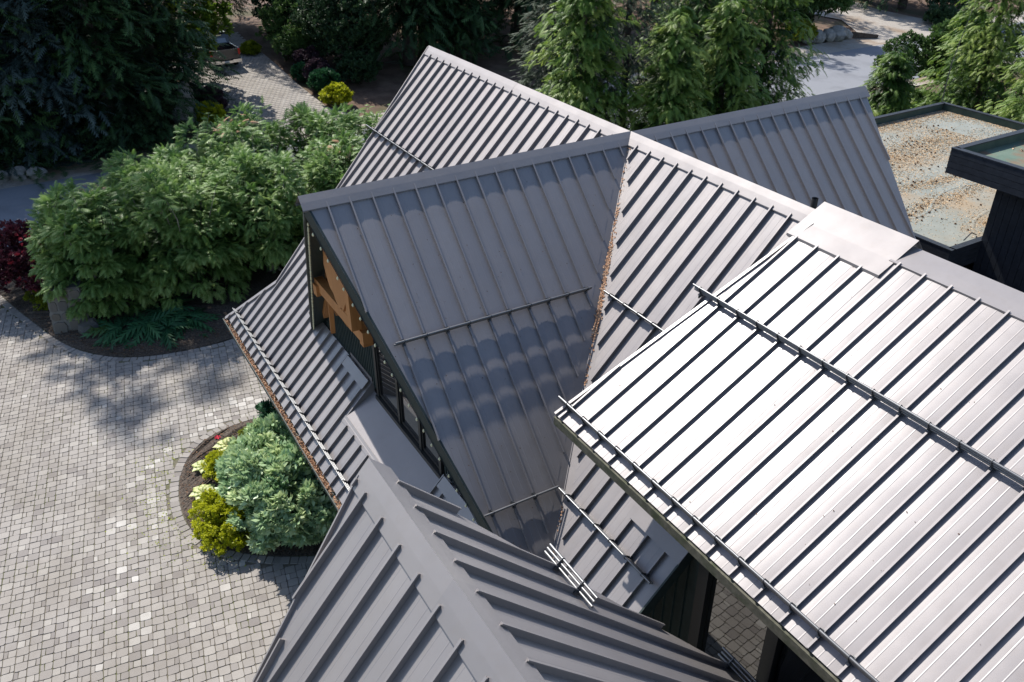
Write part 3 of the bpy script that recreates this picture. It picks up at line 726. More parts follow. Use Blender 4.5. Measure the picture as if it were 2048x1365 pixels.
for k in range(4):
    z1 = zt - .035 - k * .15
    for (a, b, c, d) in ((X0, X1, Y0 - .022, Y0 + .01), (X1 - .01, X1 + .022, Y0 - .02, Y1), (X0 - .022, X0 + .01, Y0, Y1)):
        mb = MB(); mb.add([(a, c, z1), (b, c, z1), (b, d, z1), (a, d, z1), (a + .0, c, z1 - .142), (b, c, z1 - .142), (b, d, z1 - .142), (a, d, z1 - .142)],
                          [(3, 2, 1, 0), (4, 5, 6, 7), (0, 1, 5, 4), (1, 2, 6, 5), (2, 3, 7, 6), (3, 0, 4, 7)]); mb.build('parapet_board', M['navy'], wing)
# upper box and its wall
zt2 = H - 1.7; A0, A1, B0, B1 = .82, 9.0, 9.82, 18
mb = MB(); mb.box(A0 + .1, A1, B0 + .1, B1, zt2 - .5, zt2 - .26); mb.build('upper_roof', M['membrane_pale'], wing)
for (a, b, c, d) in ((A0, A1, B0, B0 + .12), (A0, A0 + .12, B0 + .121, B1)):
    mb = MB(); mb.box(a + .012, b - .012, c + .012, d - .012, zt2 - .6, zt2 - .03); mb.build('parapet', M['membrane_green'], wing)
    mb = MB(); mb.box(a - .03, b + .03, c - .03, d + .03, zt2 - .03, zt2); mb.build('parapet_coping', M['navy'], wing)
for k in range(4):
    z1 = zt2 - .035 - k * .16; dd = 0
    mb = MB(); mb.box(A0 + dd - .02, A1, B0 - .022 + dd, B0 + .01 + dd, z1 - .15, z1); mb.build('parapet_board', M['navy'], wing)
    mb = MB(); mb.box(A0 - .022 + dd, A0 + .01 + dd, B0 + dd, B1, z1 - .15, z1); mb.build('parapet_board', M['navy'], wing)
mb = MB(); mb.box(A0 + .13, A1, B0 + .13, B1, zt2 - .62, zt2 - .60); mb.build('soffit', M['navy'], wing)
mb = MB(); mb.box(1.9, 9, 10.46, 17.5, H - 9.6, zt2 - .62); mb.build('wall', M['navy'], wing)
x = 1.9
while x < 7:
    mb = MB(); mb.box(x, x + .18, 10.43, 10.455, H - 6.4, zt2 - .62); mb.build('wall_board', M['navy'], wing); x += .19
mb = MB(); mb.box(1.86, 9, 10.36, 10.428, H - 5.25, H - 4.95); mb.build('wall_band', M['navy'], wing)
for x in (2.15, 2.95):
    mb = MB(); mb.box(x, x + .12, 10.30, 10.358, H - 5.2, H - 5.06); mb.box(x + .02, x + .1, 10.24, 10.30, H - 5.17, H - 5.09); mb.build('wall_lamp', M['guard'], wing)
mb = MB(); mb.tube([(1.55, 10.25, zt - .1), (1.5, 10.6, zt + .02), (1.3, 11.2, zt - .25)], .018, 6); mb.build('cable_bracket', M['guard'], wing)
# hose-like fold in the membrane
for pts in ([(-.35, 10.7), (-.5, 11.6), (-1.05, 12.7), (-1.3, 13.8), (-1.2, 15.0), (-1.5, 16.2)], [(1.0, 11.5), (.6, 12.2), (.35, 13.2)]):
    cv = smooth_curve(pts, 6); mb = MB(); mb.tube([(p[0], p[1], zt - .392) for p in cv], [.05] + [.13] * (len(cv) - 2) + [.05], 12); mb.build('membrane_fold', M['membrane'], wing)
# needle litter and cones on the flat roof
def litter_field(n):
    x = RNG.uniform(X0 + .15, X1 - .15, n); y = RNG.uniform(Y0 + .15, Y1 - .15, n)
    f = np.exp(-((x - X0) / .7) ** 2) * 1.3 + np.exp(-((Y1 - y) / .5) ** 2) * .9
    f += .8 * np.exp(-(((x + 4.1) + .12 * (y - 14)) / 1.0) ** 2) * (y < 19) + .9 * np.exp(-((x - (-2.0 - .18 * np.sin(y * 1.2)) + .05 * (y - 13)) / .28) ** 2) + .8 * np.exp(-((x - (-.75 - .1 * np.sin(y * 1.7)) + .12 * (y - 12)) / .3) ** 2)
    f += .5 * np.exp(-((x - .9) ** 2 + (y - 12.6) ** 2) / .5) + .18 * (np.sin(x * 2.1 + y) * np.sin(y * 1.3 - x) > .3) + .04
    k = RNG.uniform(0, 1, n) < np.clip(f, 0, 1); return np.stack([x[k], y[k], np.full(k.sum(), zt - .272)], 1)
P = litter_field(130000); tag(scatter_mesh('needle_litter', P, np.tile([[0, 0, 1.]], (len(P), 1)), .055, M['needles'], None), 'tan pine needles drifted in bands over the flat roof', 'needles')
P = np.stack([RNG.uniform(A0 + .3, 5, 900), RNG.uniform(B0 + .2, B1, 900), np.full(900, zt2 - .25)], 1); kk = np.sin(P[:, 0] * 3 + P[:, 1]) + np.sin(P[:, 1] * 2.2) > .2
tag(scatter_mesh('needle_litter', P[kk], np.tile([[0, 0, 1.]], (kk.sum(), 1)), .11, M['rust_needles'], None), 'reddish needles on the raised dark boarded roof at the right edge', 'needles')
def cones(n):
    V, Fc, T = [], [], []
    for k in range(n):
        cx, cy = random.uniform(X0 + .3, X1 - .3), random.uniform(Y0 + .3, Y1 - .4)
        if random.random() < .65:
            g = random.choice([(-4.2, 12.0), (-3.6, 14.2), (-4.6, 16.5), (-1.9, 13.0), (-.7, 11.4), (-5.4, 18.3), (-2.6, 15.5), (-2.9, 12.2)]); cx, cy = random.gauss(g[0], .35), random.gauss(g[1], .5)
        r, L, a = random.uniform(.022, .032), random.uniform(.05, .085), random.uniform(0, 6.3); b0 = len(V); dx, dy = math.cos(a), math.sin(a); t = random.random()
        for s_, rr in ((-1, .25), (-.4, 1), (.3, .8), (1, .15)):
            for q in range(5):
                th = q * 2 * math.pi / 5; V.append((cx + dx * s_ * L / 2 - dy * math.cos(th) * r * rr, cy + dy * s_ * L / 2 + dx * math.cos(th) * r * rr, zt - .255 + math.sin(th) * r * rr)); T.append(t)
        for i in range(3):
            for q in range(5): Fc.append((b0 + i * 5 + q, b0 + i * 5 + (q + 1) % 5, b0 + i * 5 + 5 + (q + 1) % 5, b0 + i * 5 + 5 + q))
    return np_mesh('pine_cone_litter', np.array(V), np.array(Fc), np.array(T))
tag(link('pine_cone_litter', cones(170), M['cone']), 'dark pine cones strewn over the flat roof', 'pine cones', kind='stuff')
mb = MB(); mb.tube([(-10.2, 26.0, 0), (-10.2, 26.0, 5.9), (-9.95, 26.2, 8.6)], [.03, .022, .008], 6)
tag(mb.build('antenna_rod', M['pipe']), 'thin pale antenna rod rising behind the flat roof corner', 'antenna')

# ------------------------------------------------------------------ plants
def tpl_frond(k=6, L=.42, ang=.8, w=.07, droop=.35, taper=.75, zt_=.0):
    v, f = [], []
    for i in range(k):
        y = .08 + .86 * i / k; l = L * (1 - taper * i / k)
        for sx in (-1, 1):
            b = len(v); yy = y + (.5 * .86 / k if sx > 0 else 0)
            v += [(0, yy - w, 0), (0, yy + w, 0), (sx * l * math.sin(ang), yy + l * math.cos(ang), -.25 * l + zt_ * l)]
            f.append((b, b + 1, b + 2))
    b = len(v); v += [(-.04, .86, 0), (.04, .86, 0), (0, 1.08, 0)]; f.append((b, b + 1, b + 2))
    v = np.array(v); v[:, 2] -= droop * v[:, 1] ** 2; return v, np.array(f)
def tpl_leaves(k=6, L=.5, w=.2, spread=1.0, seed=0, up=.3):
    r = np.random.default_rng(seed); v, f = [], []
    for i in range(k):
        d = np.array([r.normal(0, spread), abs(r.normal(.6, .4)), r.normal(up, .5)]); d /= np.linalg.norm(d)
        s = np.cross(d, np.array([0, 0, 1.]) + r.normal(0, .45, 3)); s /= np.linalg.norm(s); o = r.uniform(-.35, .35, 3) * [1, .6, .6]; b = len(v); n = np.cross(d, s)
        v += [o, o + d * L * .5 + s * w * L + n * .06 * L, o + d * L, o + d * L * .5 - s * w * L + n * .06 * L]; f += [(b, b + 1, b + 2), (b, b + 2, b + 3)]
    return np.array(v), np.array(f)
TP = dict(cedar=tpl_frond(5, .42, 1.0, .085, .35, .55), spruce=tpl_frond(5, .32, .9, .075, .2, .5), lace=tpl_frond(5, .38, .75, .08, .55, .6),
          leaf=tpl_leaves(7, .62, .26, 1.0, 1), small=tpl_leaves(9, .42, .3, 1.1, 2), peony=tpl_leaves(9, .72, .24, .9, 3, .1), long=tpl_leaves(5, 1.0, .13, .6, 4, -.2))
def field(tp, P, D, S_, tint, up=None, tipgain=.18):
    v, f = tp; n = len(P); D = D / np.linalg.norm(D, axis=1, keepdims=True)
    up = np.tile([[0, 0, 1.]], (n, 1)) if up is None else up
    up = up + RNG.normal(0, .35, (n, 3)); sd = np.cross(D, up); sd /= np.linalg.norm(sd, axis=1, keepdims=True) + 1e-9; u2 = np.cross(sd, D)
    S_ = np.asarray(S_)[:, None, None] * np.ones((n, 1, 1))
    V = P[:, None] + S_ * (sd[:, None] * v[None, :, 0:1] + D[:, None] * v[None, :, 1:2] + u2[:, None] * v[None, :, 2:3])
    k = len(v); Fc = (np.arange(n)[:, None, None] * k + f[None]).reshape(-1, 3)
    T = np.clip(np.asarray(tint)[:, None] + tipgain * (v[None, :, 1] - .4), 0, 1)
    return V.reshape(-1, 3), Fc, T.ravel()
def merge(parts):
    V, Fc, T, o = [], [], [], 0
    for a, b, c in parts: V.append(a); Fc.append(b + o); T.append(c); o += len(a)
    return np.concatenate(V), np.concatenate(Fc), np.concatenate(T)
def sphere_dirs(n, zmin=-.3):
    out = []
    while len(out) < n:
        d = RNG.normal(0, 1, (n, 3)); d /= np.linalg.norm(d, axis=1, keepdims=True); out += list(d[d[:, 2] > zmin])
    return np.array(out[:n])
def bush_crown(name, radii, cz, tp, m, parent, clumps=90, per=26, size=.3, csize=.28, square=2.0, zmin=-.35, droop=-.15, tmu=.42, inner=.3, lump=.3):
    """leafy crown made of clumps on an uneven shell plus inner leaves"""
    r = np.array(radii); d = sphere_dirs(clumps, zmin)
    q = (np.abs(d) ** square).sum(1, keepdims=True) ** (-1 / square); lf = 1 - lump * RNG.uniform(0, 1, (clumps, 1)) ** 1.5
    C = d * q * r * lf; parts = []
    ct = np.clip(tmu + RNG.normal(0, .12, clumps), .05, .95)
    cr = csize * r.mean() * RNG.uniform(.7, 1.3, clumps)
    n = clumps * per; ci = np.repeat(np.arange(clumps), per)
    o = RNG.normal(0, 1, (n, 3)); o /= np.linalg.norm(o, axis=1, keepdims=True); rad = RNG.uniform(.35, 1, (n, 1)) ** .6
    dd = d[ci]; o = o + dd * .55; o /= np.linalg.norm(o, axis=1, keepdims=True)
    P = C[ci] + o * rad * cr[ci][:, None] * [1, 1, .75]
    D = o * .9 + dd * .5 + RNG.normal(0, .5, (n, 3)); D[:, 2] += droop
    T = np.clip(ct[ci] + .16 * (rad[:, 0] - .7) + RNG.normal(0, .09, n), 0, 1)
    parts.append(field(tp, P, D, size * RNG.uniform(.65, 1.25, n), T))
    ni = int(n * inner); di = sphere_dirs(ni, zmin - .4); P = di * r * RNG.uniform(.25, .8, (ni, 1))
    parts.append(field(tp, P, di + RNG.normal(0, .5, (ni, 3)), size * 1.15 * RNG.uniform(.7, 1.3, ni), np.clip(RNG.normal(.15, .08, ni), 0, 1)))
    V, Fc, T = merge(parts); V[:, 2] += cz; V[:, 2] = np.maximum(V[:, 2], .03)
    return link(name, np_mesh(name, V, Fc, T), m, parent)
def stems(parent, n, h, r, rad=.02, m='bark', name='stem'):
    mb = MB()
    for k in range(n):
        a = random.uniform(0, 6.28); q = random.uniform(.3, 1) * r
        mb.tube([(0.05 * math.cos(a), .05 * math.sin(a), 0), (q * .5 * math.cos(a), q * .5 * math.sin(a), h * .5), (q * math.cos(a), q * math.sin(a), h)], [rad, rad * .7, rad * .3], 5, False)
    return mb.build(name, M[m], parent)
def shrub(name, label, cat, loc, radii, tp, m, group=None, cz=None, trunk=None, **kw):
    t = thing(name, label, cat, (loc[0], loc[1], loc[2] if len(loc) > 2 else gz(loc[0])), random.uniform(0, .4), group)
    bush_crown('foliage', radii, radii[2] * .85 if cz is None else cz, TP[tp], F[m], t, **kw)
    stems(t, 5, radii[2] * .9 if cz is None else cz, radii[0] * .6, .02 + .012 * radii[0]); return t
def conifer_crown(name, h, rad, z0, tp, m, parent, levels=26, per=7, sprays=30, size=.5, tmu=.35, sweep=.25, ztop=None, power=.9, curl=.0, plume=.16, zfull=10.5):
    """boughs of uneven length; each bough carries a plume of sprays that droops toward its tip"""
    ztop = h if ztop is None else ztop; P, D, Sx, T = [], [], [], []
    zs = np.linspace(z0, min(h * .985, ztop), levels)
    for zz in zs:
        L0 = rad * max(.05, (1 - (zz - z0 * .3) / (h - z0 * .3))) ** power
        nb = max(4, int(per * (.5 + .5 * L0 / rad))); a0 = RNG.uniform(0, 6.3)
        for b in range(nb):
            a = a0 + 2 * np.pi * b / nb + RNG.normal(0, .3); L = L0 * RNG.uniform(.55, 1.2); bt = np.clip(RNG.normal(tmu, .15), .03, .95)
            zb = zz + RNG.normal(0, .5 * (h - z0) / levels); dirh = np.array([np.cos(a), np.sin(a), 0]); n = max(5, int(sprays * (.35 + .65 * L / rad) * (1 if zz < zfull else .4)))
            t = RNG.uniform(.04, 1, n) ** .6; lat = RNG.normal(0, 1, n) * plume * L * (.35 + 1.1 * t * (1.25 - t) * 1.6)
            hang = RNG.uniform(0, 1, n) ** 1.3 * .30 * L * t
            z = zb - sweep * L * t ** 1.7 + curl * L * t ** 3 - hang - np.abs(lat) * .3
            p = dirh[None] * (t * L)[:, None] + np.stack([-np.sin(a) * lat, np.cos(a) * lat, z], 1)
            side = np.sign(lat + 1e-6) * RNG.uniform(.0, 1.5, n)
            d = dirh[None] + np.stack([-np.sin(a) * side, np.cos(a) * side, -.12 - .3 * t + curl + RNG.normal(0, .35, n)], 1)
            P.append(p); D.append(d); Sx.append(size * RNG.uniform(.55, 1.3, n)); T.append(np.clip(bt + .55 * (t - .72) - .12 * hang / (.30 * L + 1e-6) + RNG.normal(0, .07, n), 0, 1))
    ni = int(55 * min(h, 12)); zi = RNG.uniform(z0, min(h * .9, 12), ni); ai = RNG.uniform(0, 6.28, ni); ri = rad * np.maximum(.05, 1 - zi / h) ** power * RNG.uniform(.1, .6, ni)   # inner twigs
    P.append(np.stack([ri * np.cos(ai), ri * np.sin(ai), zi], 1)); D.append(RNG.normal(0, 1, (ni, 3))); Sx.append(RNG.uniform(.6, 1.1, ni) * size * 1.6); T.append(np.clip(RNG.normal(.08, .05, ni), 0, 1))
    V, Fc, Tt = field(tp, np.concatenate(P), np.concatenate(D), np.concatenate(Sx), np.concatenate(T)); V[:, 2] = np.maximum(V[:, 2], .05)
    return link(name, np_mesh(name, V, Fc, Tt), m, parent)
def trunk(parent, h, r, limbs=0, lean=0):
    mb = MB(); pts = [(lean * k / 6 * .3 * math.sin(k), lean * k / 6 * .2, h * k / 6) for k in range(7)]
    mb.tube(pts, [r * (1.25 if k == 0 else 1 - .9 * k / 6.5) for k in range(7)], 9)
    for k in range(limbs):
        a = random.uniform(0, 6.28); z = h * random.uniform(.25, .75); L = h * random.uniform(.12, .22)
        mb.tube([(0, 0, z), (L * .6 * math.cos(a), L * .6 * math.sin(a), z + L * .3), (L * math.cos(a), L * math.sin(a), z + L * .8)], [r * .35, r * .2, r * .06], 5, False)
    return mb.build('trunk', M['bark'], parent)
def conifer(name, label, loc, h, rad, z0, tp, m, tr=.28, group=None, **kw):
    t = thing(name, label, 'tree', (loc[0], loc[1], gz(loc[0])), RNG.uniform(0, 6.28), group)
    trunk(t, h * .97, tr); conifer_crown('crown', h, rad, z0, TP[tp], F[m], t, **kw); return t

# --- the clipped cedar hedge between drive and road: each bush its own thing
hg = 'cedar bushes of the hedge between drive and road'
hed = [(-20.2, -8.9, 1.9, 1.8, 1.8, 'leftmost bush of the cedar hedge, beside the asphalt road'),
       (-17.3, -9.5, 1.6, 1.6, 2.2, 'cedar bush of the hedge hanging over the stone pillar'),
       (-20.6, -6.3, 2.1, 2.1, 2.15, 'cedar bush of the hedge in front of the dark spruces'),
       (-17.0, -6.6, 2.0, 2.0, 2.35, 'cedar bush of the hedge above the broad shade leaves by the kerb'),
       (-21.0, -3.4, 2.2, 2.1, 2.6, 'cedar bush at the back of the hedge below the leaning standing stone'),
       (-17.2, -3.5, 2.2, 2.0, 2.4, 'cedar bush of the hedge left of the main roof corner'),
       (-21.2, .2, 2.2, 2.1, 2.4, 'cedar bush at the back of the hedge in front of the parked truck'),
       (-17.4, -.3, 2.2, 2.1, 2.3, 'cedar bush with brown dead tips, close to the main roof rake'),
       (-20.6, 3.6, 2.1, 2.1, 2.2, 'cedar bush at the far end of the hedge beside the golden shrub'),
       (-16.6, 3.0, 2.0, 2.2, 2.2, 'cedar bush rising just behind the far roof gable')]
for i, (x, y, rx, ry, rz, lb) in enumerate(hed):
    t = thing('cedar_bush', lb, 'hedge bush', (x, y, 0), 0, hg)
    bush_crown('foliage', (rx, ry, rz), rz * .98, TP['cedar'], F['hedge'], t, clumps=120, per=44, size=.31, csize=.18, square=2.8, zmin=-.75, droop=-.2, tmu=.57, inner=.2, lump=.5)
    # upright leaders with bare wood
    mb = MB(); fr = []
    for k in range(16):
        a, q = random.uniform(0, 6.28), random.uniform(.1, .95); bx, by = rx * q * math.cos(a), ry * q * math.sin(a); hh = rz * 1.7 + random.uniform(.05, .8); lx, ly = random.uniform(-.35, .35), random.uniform(-.35, .35)
        mb.tube([(bx * .5, by * .5, rz * .8), (bx, by, rz * 1.6), (bx + lx, by + ly, hh)], [.03, .018, .006], 5, False)
        for s_ in np.linspace(.2, 1, 9):
            fr.append(((bx + lx * s_, by + ly * s_, rz * 1.6 + (hh - rz * 1.6) * s_), (random.uniform(-1, 1), random.uniform(-1, 1), .15)))
    for k in range(6): mb.tube([(random.uniform(-.3, .3), random.uniform(-.3, .3), 0), (random.uniform(-.6, .6) * rx, random.uniform(-.6, .6) * ry, rz)], [.07, .035], 6, False)
    mb.build('branch', M['twig'], t)
    V, Fc, T = field(TP['cedar'], np.array([f[0] for f in fr]), np.array([f[1] for f in fr]), RNG.uniform(.28, .5, len(fr)), RNG.uniform(.45, .9, len(fr)))
    link('leader_foliage', np_mesh('leader_foliage', V, Fc, T), F['hedge'], t)
    if i in (0, 4, 7):
        n = 26; P = np.stack([RNG.normal(0, .35, n), RNG.normal(0, .35, n), rz * 1.9 + RNG.normal(0, .15, n)], 1)
        V, Fc, T = field(TP['cedar'], P, RNG.normal(0, 1, (n, 3)), RNG.uniform(.2, .35, n), RNG.uniform(.3, 1, n)); link('dead_tip', np_mesh('dead_tip', V, Fc, T), M['rust_needles'], t)['kind'] = 'stuff'

# --- big cedars and firs between the house and the road
gc = 'tall conifers behind the roof ridges'
for (x, y, h, r, tp, m, nm, lb, kw) in [
    (-15.4, 9.6, 13.5, 2.9, 'cedar', 'cedar', 'cedar_tree', 'light green cedar left of the grey fir behind the ridge', dict(levels=29, per=8, sprays=54, size=.37, plume=.17, tmu=0.63, sweep=.28, z0=.6, power=.42)),
    (-17.0, 13.0, 18, 3.6, 'spruce', 'fir', 'fir_tree', 'dusty grey green fir with drooping boughs above the ridge crossing', dict(levels=29, per=8, sprays=54, size=.37, plume=.17, tmu=0.63, sweep=.28, z0=1.2, power=.5)),
    (-13.0, 12.2, 9.0, 2.4, 'cedar', 'cedar', 'cedar_tree', 'short bright cedar directly behind the ridge crossing', dict(levels=21, per=8, sprays=54, size=.37, plume=.17, tmu=0.68, sweep=.28, z0=.5, power=.42)),
    (-13.6, 15.6, 9.4, 2.6, 'cedar', 'cedar', 'cedar_tree', 'middle cedar with pale yellow green tips behind the back ridge', dict(levels=21, per=8, sprays=54, size=.37, plume=.17, tmu=0.66, sweep=.28, z0=.5, power=.42)),
    (-17.6, 17.4, 17, 3.6, 'cedar', 'cedar', 'cedar_tree', 'dark tall cedar in the middle of the conifer group', dict(levels=29, per=8, sprays=54, size=.37, plume=.17, tmu=0.44, sweep=.28, z0=1, power=.42)),
    (-16.4, 20.8, 16, 3.1, 'cedar', 'cedar', 'cedar_tree', 'tall cedar overlapping the asphalt road at the right of the group', dict(levels=31, per=8, sprays=54, size=.37, plume=.17, tmu=0.52, sweep=.28, z0=.6, power=.42)),
    (-20.6, 20.6, 16, 3.0, 'spruce', 'fir', 'fir_tree', 'dark fir between the tall cedars and the road', dict(levels=28, per=8, sprays=62, size=.4, plume=.17, tmu=0.41, sweep=.28, z0=.6, power=.5)),
    (-20.2, 11.5, 16, 3.0, 'spruce', 'fir', 'fir_tree', 'dark fir behind the light green cedar', dict(levels=25, per=8, sprays=54, size=.37, plume=.17, tmu=0.41, sweep=.28, z0=2.0, power=.5)),
    (-13.0, 33.4, 15, 3.4, 'cedar', 'cedar', 'cedar_tree', 'yellow green cedar above the flat roof at the right edge', dict(levels=31, per=8, sprays=54, size=.37, plume=.17, tmu=0.66, sweep=.28, z0=.5, power=.45)),
    (-8.2, 31.2, 12, 3.0, 'cedar', 'cedar', 'cedar_tree', 'cedar leaning into the frame at the far right edge', dict(levels=28, per=8, sprays=54, size=.37, plume=.17, tmu=0.70, sweep=.28, z0=.5, power=.45)),
    (-15.6, 29.6, 5.2, 2.2, 'cedar', 'cedar', 'cedar_tree', 'low dark cedar right behind the far parapet corner', dict(levels=17, per=8, sprays=54, size=.37, plume=.17, tmu=0.42, sweep=.28, z0=.3, power=.5))]:
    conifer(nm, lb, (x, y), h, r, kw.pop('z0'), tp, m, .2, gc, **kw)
# --- dark spruces across the road
gs = 'dark spruces across the road'
for (x, y, h, r, m, lb, tm) in [
    (-36.4, -13.2, 34, 4.4, 'spruce', 'dark spruce at the left edge above the pale rocks', .42),
    (-36.8, -9.2, 23, 3.2, 'blue', 'blue grey spruce between two dark spruces', .5),
    (-36.6, -6.3, 24, 4.0, 'spruce', 'dark spruce just right of the blue grey spruce', .42),
    (-39.5, -3.2, 27, 4.2, 'spruce', 'dark spruce beside the parked truck', .40),
    (-43.5, -8.0, 27, 4.4, 'spruce', 'dark spruce at the back of the left group', .4),
    (-42.5, -11.4, 40, 4.4, 'spruce', 'very tall dark spruce behind the blue grey spruce', .36),
    (-44.0, -15.5, 25, 4.4, 'spruce', 'dark spruce in the far left corner', .36)]:
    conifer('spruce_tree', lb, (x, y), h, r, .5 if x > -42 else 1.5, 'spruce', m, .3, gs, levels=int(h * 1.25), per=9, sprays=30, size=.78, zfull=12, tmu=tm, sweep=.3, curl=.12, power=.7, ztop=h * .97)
src = [o for o in bpy.data.objects if o.name.startswith('crown') and o.parent and o.parent.name.startswith('spruce_tree')][0]
for k, (x, y, lb) in enumerate([(-50.5, -20.0, 'far dark spruce in the top left corner'), (-51.0, -12.5, 'far dark spruce behind the blue grey spruce'), (-52.5, -5.5, 'far dark spruce left of the backlit maple'), (-60, -14.0, 'farthest dark spruce at the top left')]):
    t = thing('spruce_tree', lb, 'tree', (x, y, gz(x)), random.uniform(0, 6), gs); trunk(t, 22, .3); c = src.copy(); COL.objects.link(c); c.parent = t; c.scale = (1.25, 1.25, .7)
# --- woodland trunks behind the main ridge
gw_ = 'woodland conifers behind the main ridge'
wood_spots = [(-42.6, 14.0, .42, 'thick trunk left of the twin trunk behind the ridge end'), (-43.3, 15.5, .40, 'twin thick trunk right above the ridge end'), (-43.0, 18.2, .36, 'trunk with low dark boughs right of the ridge end'),
              (-43.2, 23.2, .38, 'trunk in deep shade with dry boughs above the ridge middle'), (-47.0, 26.8, .34, 'slim trunk in the shade left of the light cedar'), (-49, 19.5, .36, 'trunk far behind in the woodland centre'),
              (-52, 12.0, .4, 'trunk far behind the dark broadleaf tree'), (-50.5, 31.5, .4, 'trunk behind the light green cedar'), (-55, 23, .4, 'farthest trunk in the woodland gap'), (-48, 40, .4, 'trunk behind the tall cedar group'),
              (-57, 4, .4, 'far trunk behind the parked truck'), (-60, -4, .4, 'far trunk behind the lime maple'), (-43.5, 61.5, .42, 'trunk beside the gravel track'), (-40.3, 63.0, .34, 'pale trunk right of the gravel track'), (-52, 52, .42, 'trunk at the end of the gravel track')]
proto = None
for i, (x, y, tr, lb) in enumerate(wood_spots):
    t = thing('woodland_conifer', lb, 'tree', (x, y, gz(x)), RNG.uniform(0, 6.28), gw_)
    h = random.uniform(17, 22); trunk(t, h, tr)
    zlow = random.uniform(2.6, 4.0)
    if proto is None or i in (2, 3):
        c = conifer_crown('crown', 20, 4.4, 2.9 if i != 2 else 1.7, TP['spruce'], F['spruce'], t, levels=22, per=8, sprays=30, size=.9, tmu=.34, sweep=.42, power=.5); proto = c
    else:
        c = proto.copy(); COL.objects.link(c); c.parent = t; c.rotation_euler = (0, 0, random.uniform(0, 6.3)); c.scale = (random.uniform(.8, 1.1),) * 2 + (random.uniform(.95, 1.2),)
# --- broadleaf trees and shrubs across the road
def broadleaf(name, label, loc, h, crown_r, cz, m, tp='leaf', group=None, tr=.16, **kw):
    t = thing(name, label, 'tree', (loc[0], loc[1], gz(loc[0])), 0, group); trunk(t, cz, tr, 6)
    bush_crown('crown', crown_r, cz, TP[tp], F[m], t, **kw); return t
broadleaf('maple_tree', 'lime green maple hanging over the parked truck', (-43.2, -.9), 9, (3.2, 2.8, 3.0), 4.6, 'maple', 'leaf', clumps=170, per=13, size=0.45, csize=.16, lump=.5, zmin=-.8, inner=.1)
broadleaf('maple_tree', 'yellow green backlit maple at the top behind the truck', (-55.5, 2.5), 9, (4.2, 4.2, 3.4), 4.6, 'maple', 'leaf', clumps=150, per=11, size=0.53, csize=.16, lump=.5, zmin=-.8, inner=.1)
broadleaf('broadleaf_tree', 'round dark broadleaf tree left of the ridge end', (-43.4, 9.6), 6, (3.0, 2.7, 2.9), 3.0, 'dark_leaf', 'small', clumps=200, per=14, size=0.43, csize=.17, lump=.3, zmin=-.8)
broadleaf('broadleaf_tree', 'dark broadleaf tree at the top edge behind the drive', (-52, 9.0), 7, (3.6, 3.4, 3.0), 3.4, 'dark_leaf', 'small', clumps=150, per=12, size=0.53, csize=.18, lump=.35, zmin=-.8)
broadleaf('broadleaf_tree', 'weeping tree with hanging twigs beside the gravel track', (-37.2, 47.4), 6, (2.7, 2.7, 2.4), 3.3, 'leaf', 'long', clumps=120, per=22, size=.42, csize=.2, lump=.35, droop=-.9, tmu=.4)
broadleaf('broadleaf_tree', 'bushy green tree left of the cedars at the right edge', (-19.0, 40.2), 5, (1.9, 2.1, 2.6), 2.7, 'leaf', 'leaf', clumps=150, per=13, size=0.45, csize=.17, lump=.35, tmu=.42)
broadleaf('flowering_tree', 'small tree with russet tips beside the road', (-20.4, 37.0), 4, (1.3, 1.5, 1.7), 2.5, 'leaf', 'small', tr=.07, clumps=60, per=20, size=.3, csize=.24, lump=.5, tmu=.4, inner=.1)
shrub('shrub', 'low green shrub at the back gable, below the russet tipped tree', 'shrub', (-17.5, 34.5), (2.0, 2.6, .9), 'small', 'leaf', clumps=80, per=22, size=.3, csize=.2)
shrub('shrub', 'dark shrub between the russet tree and the flat roof parapet', 'shrub', (-15.5, 37.0), (1.6, 2.4, 1.4), 'small', 'dark_leaf', clumps=80, per=22, size=.3, csize=.2)
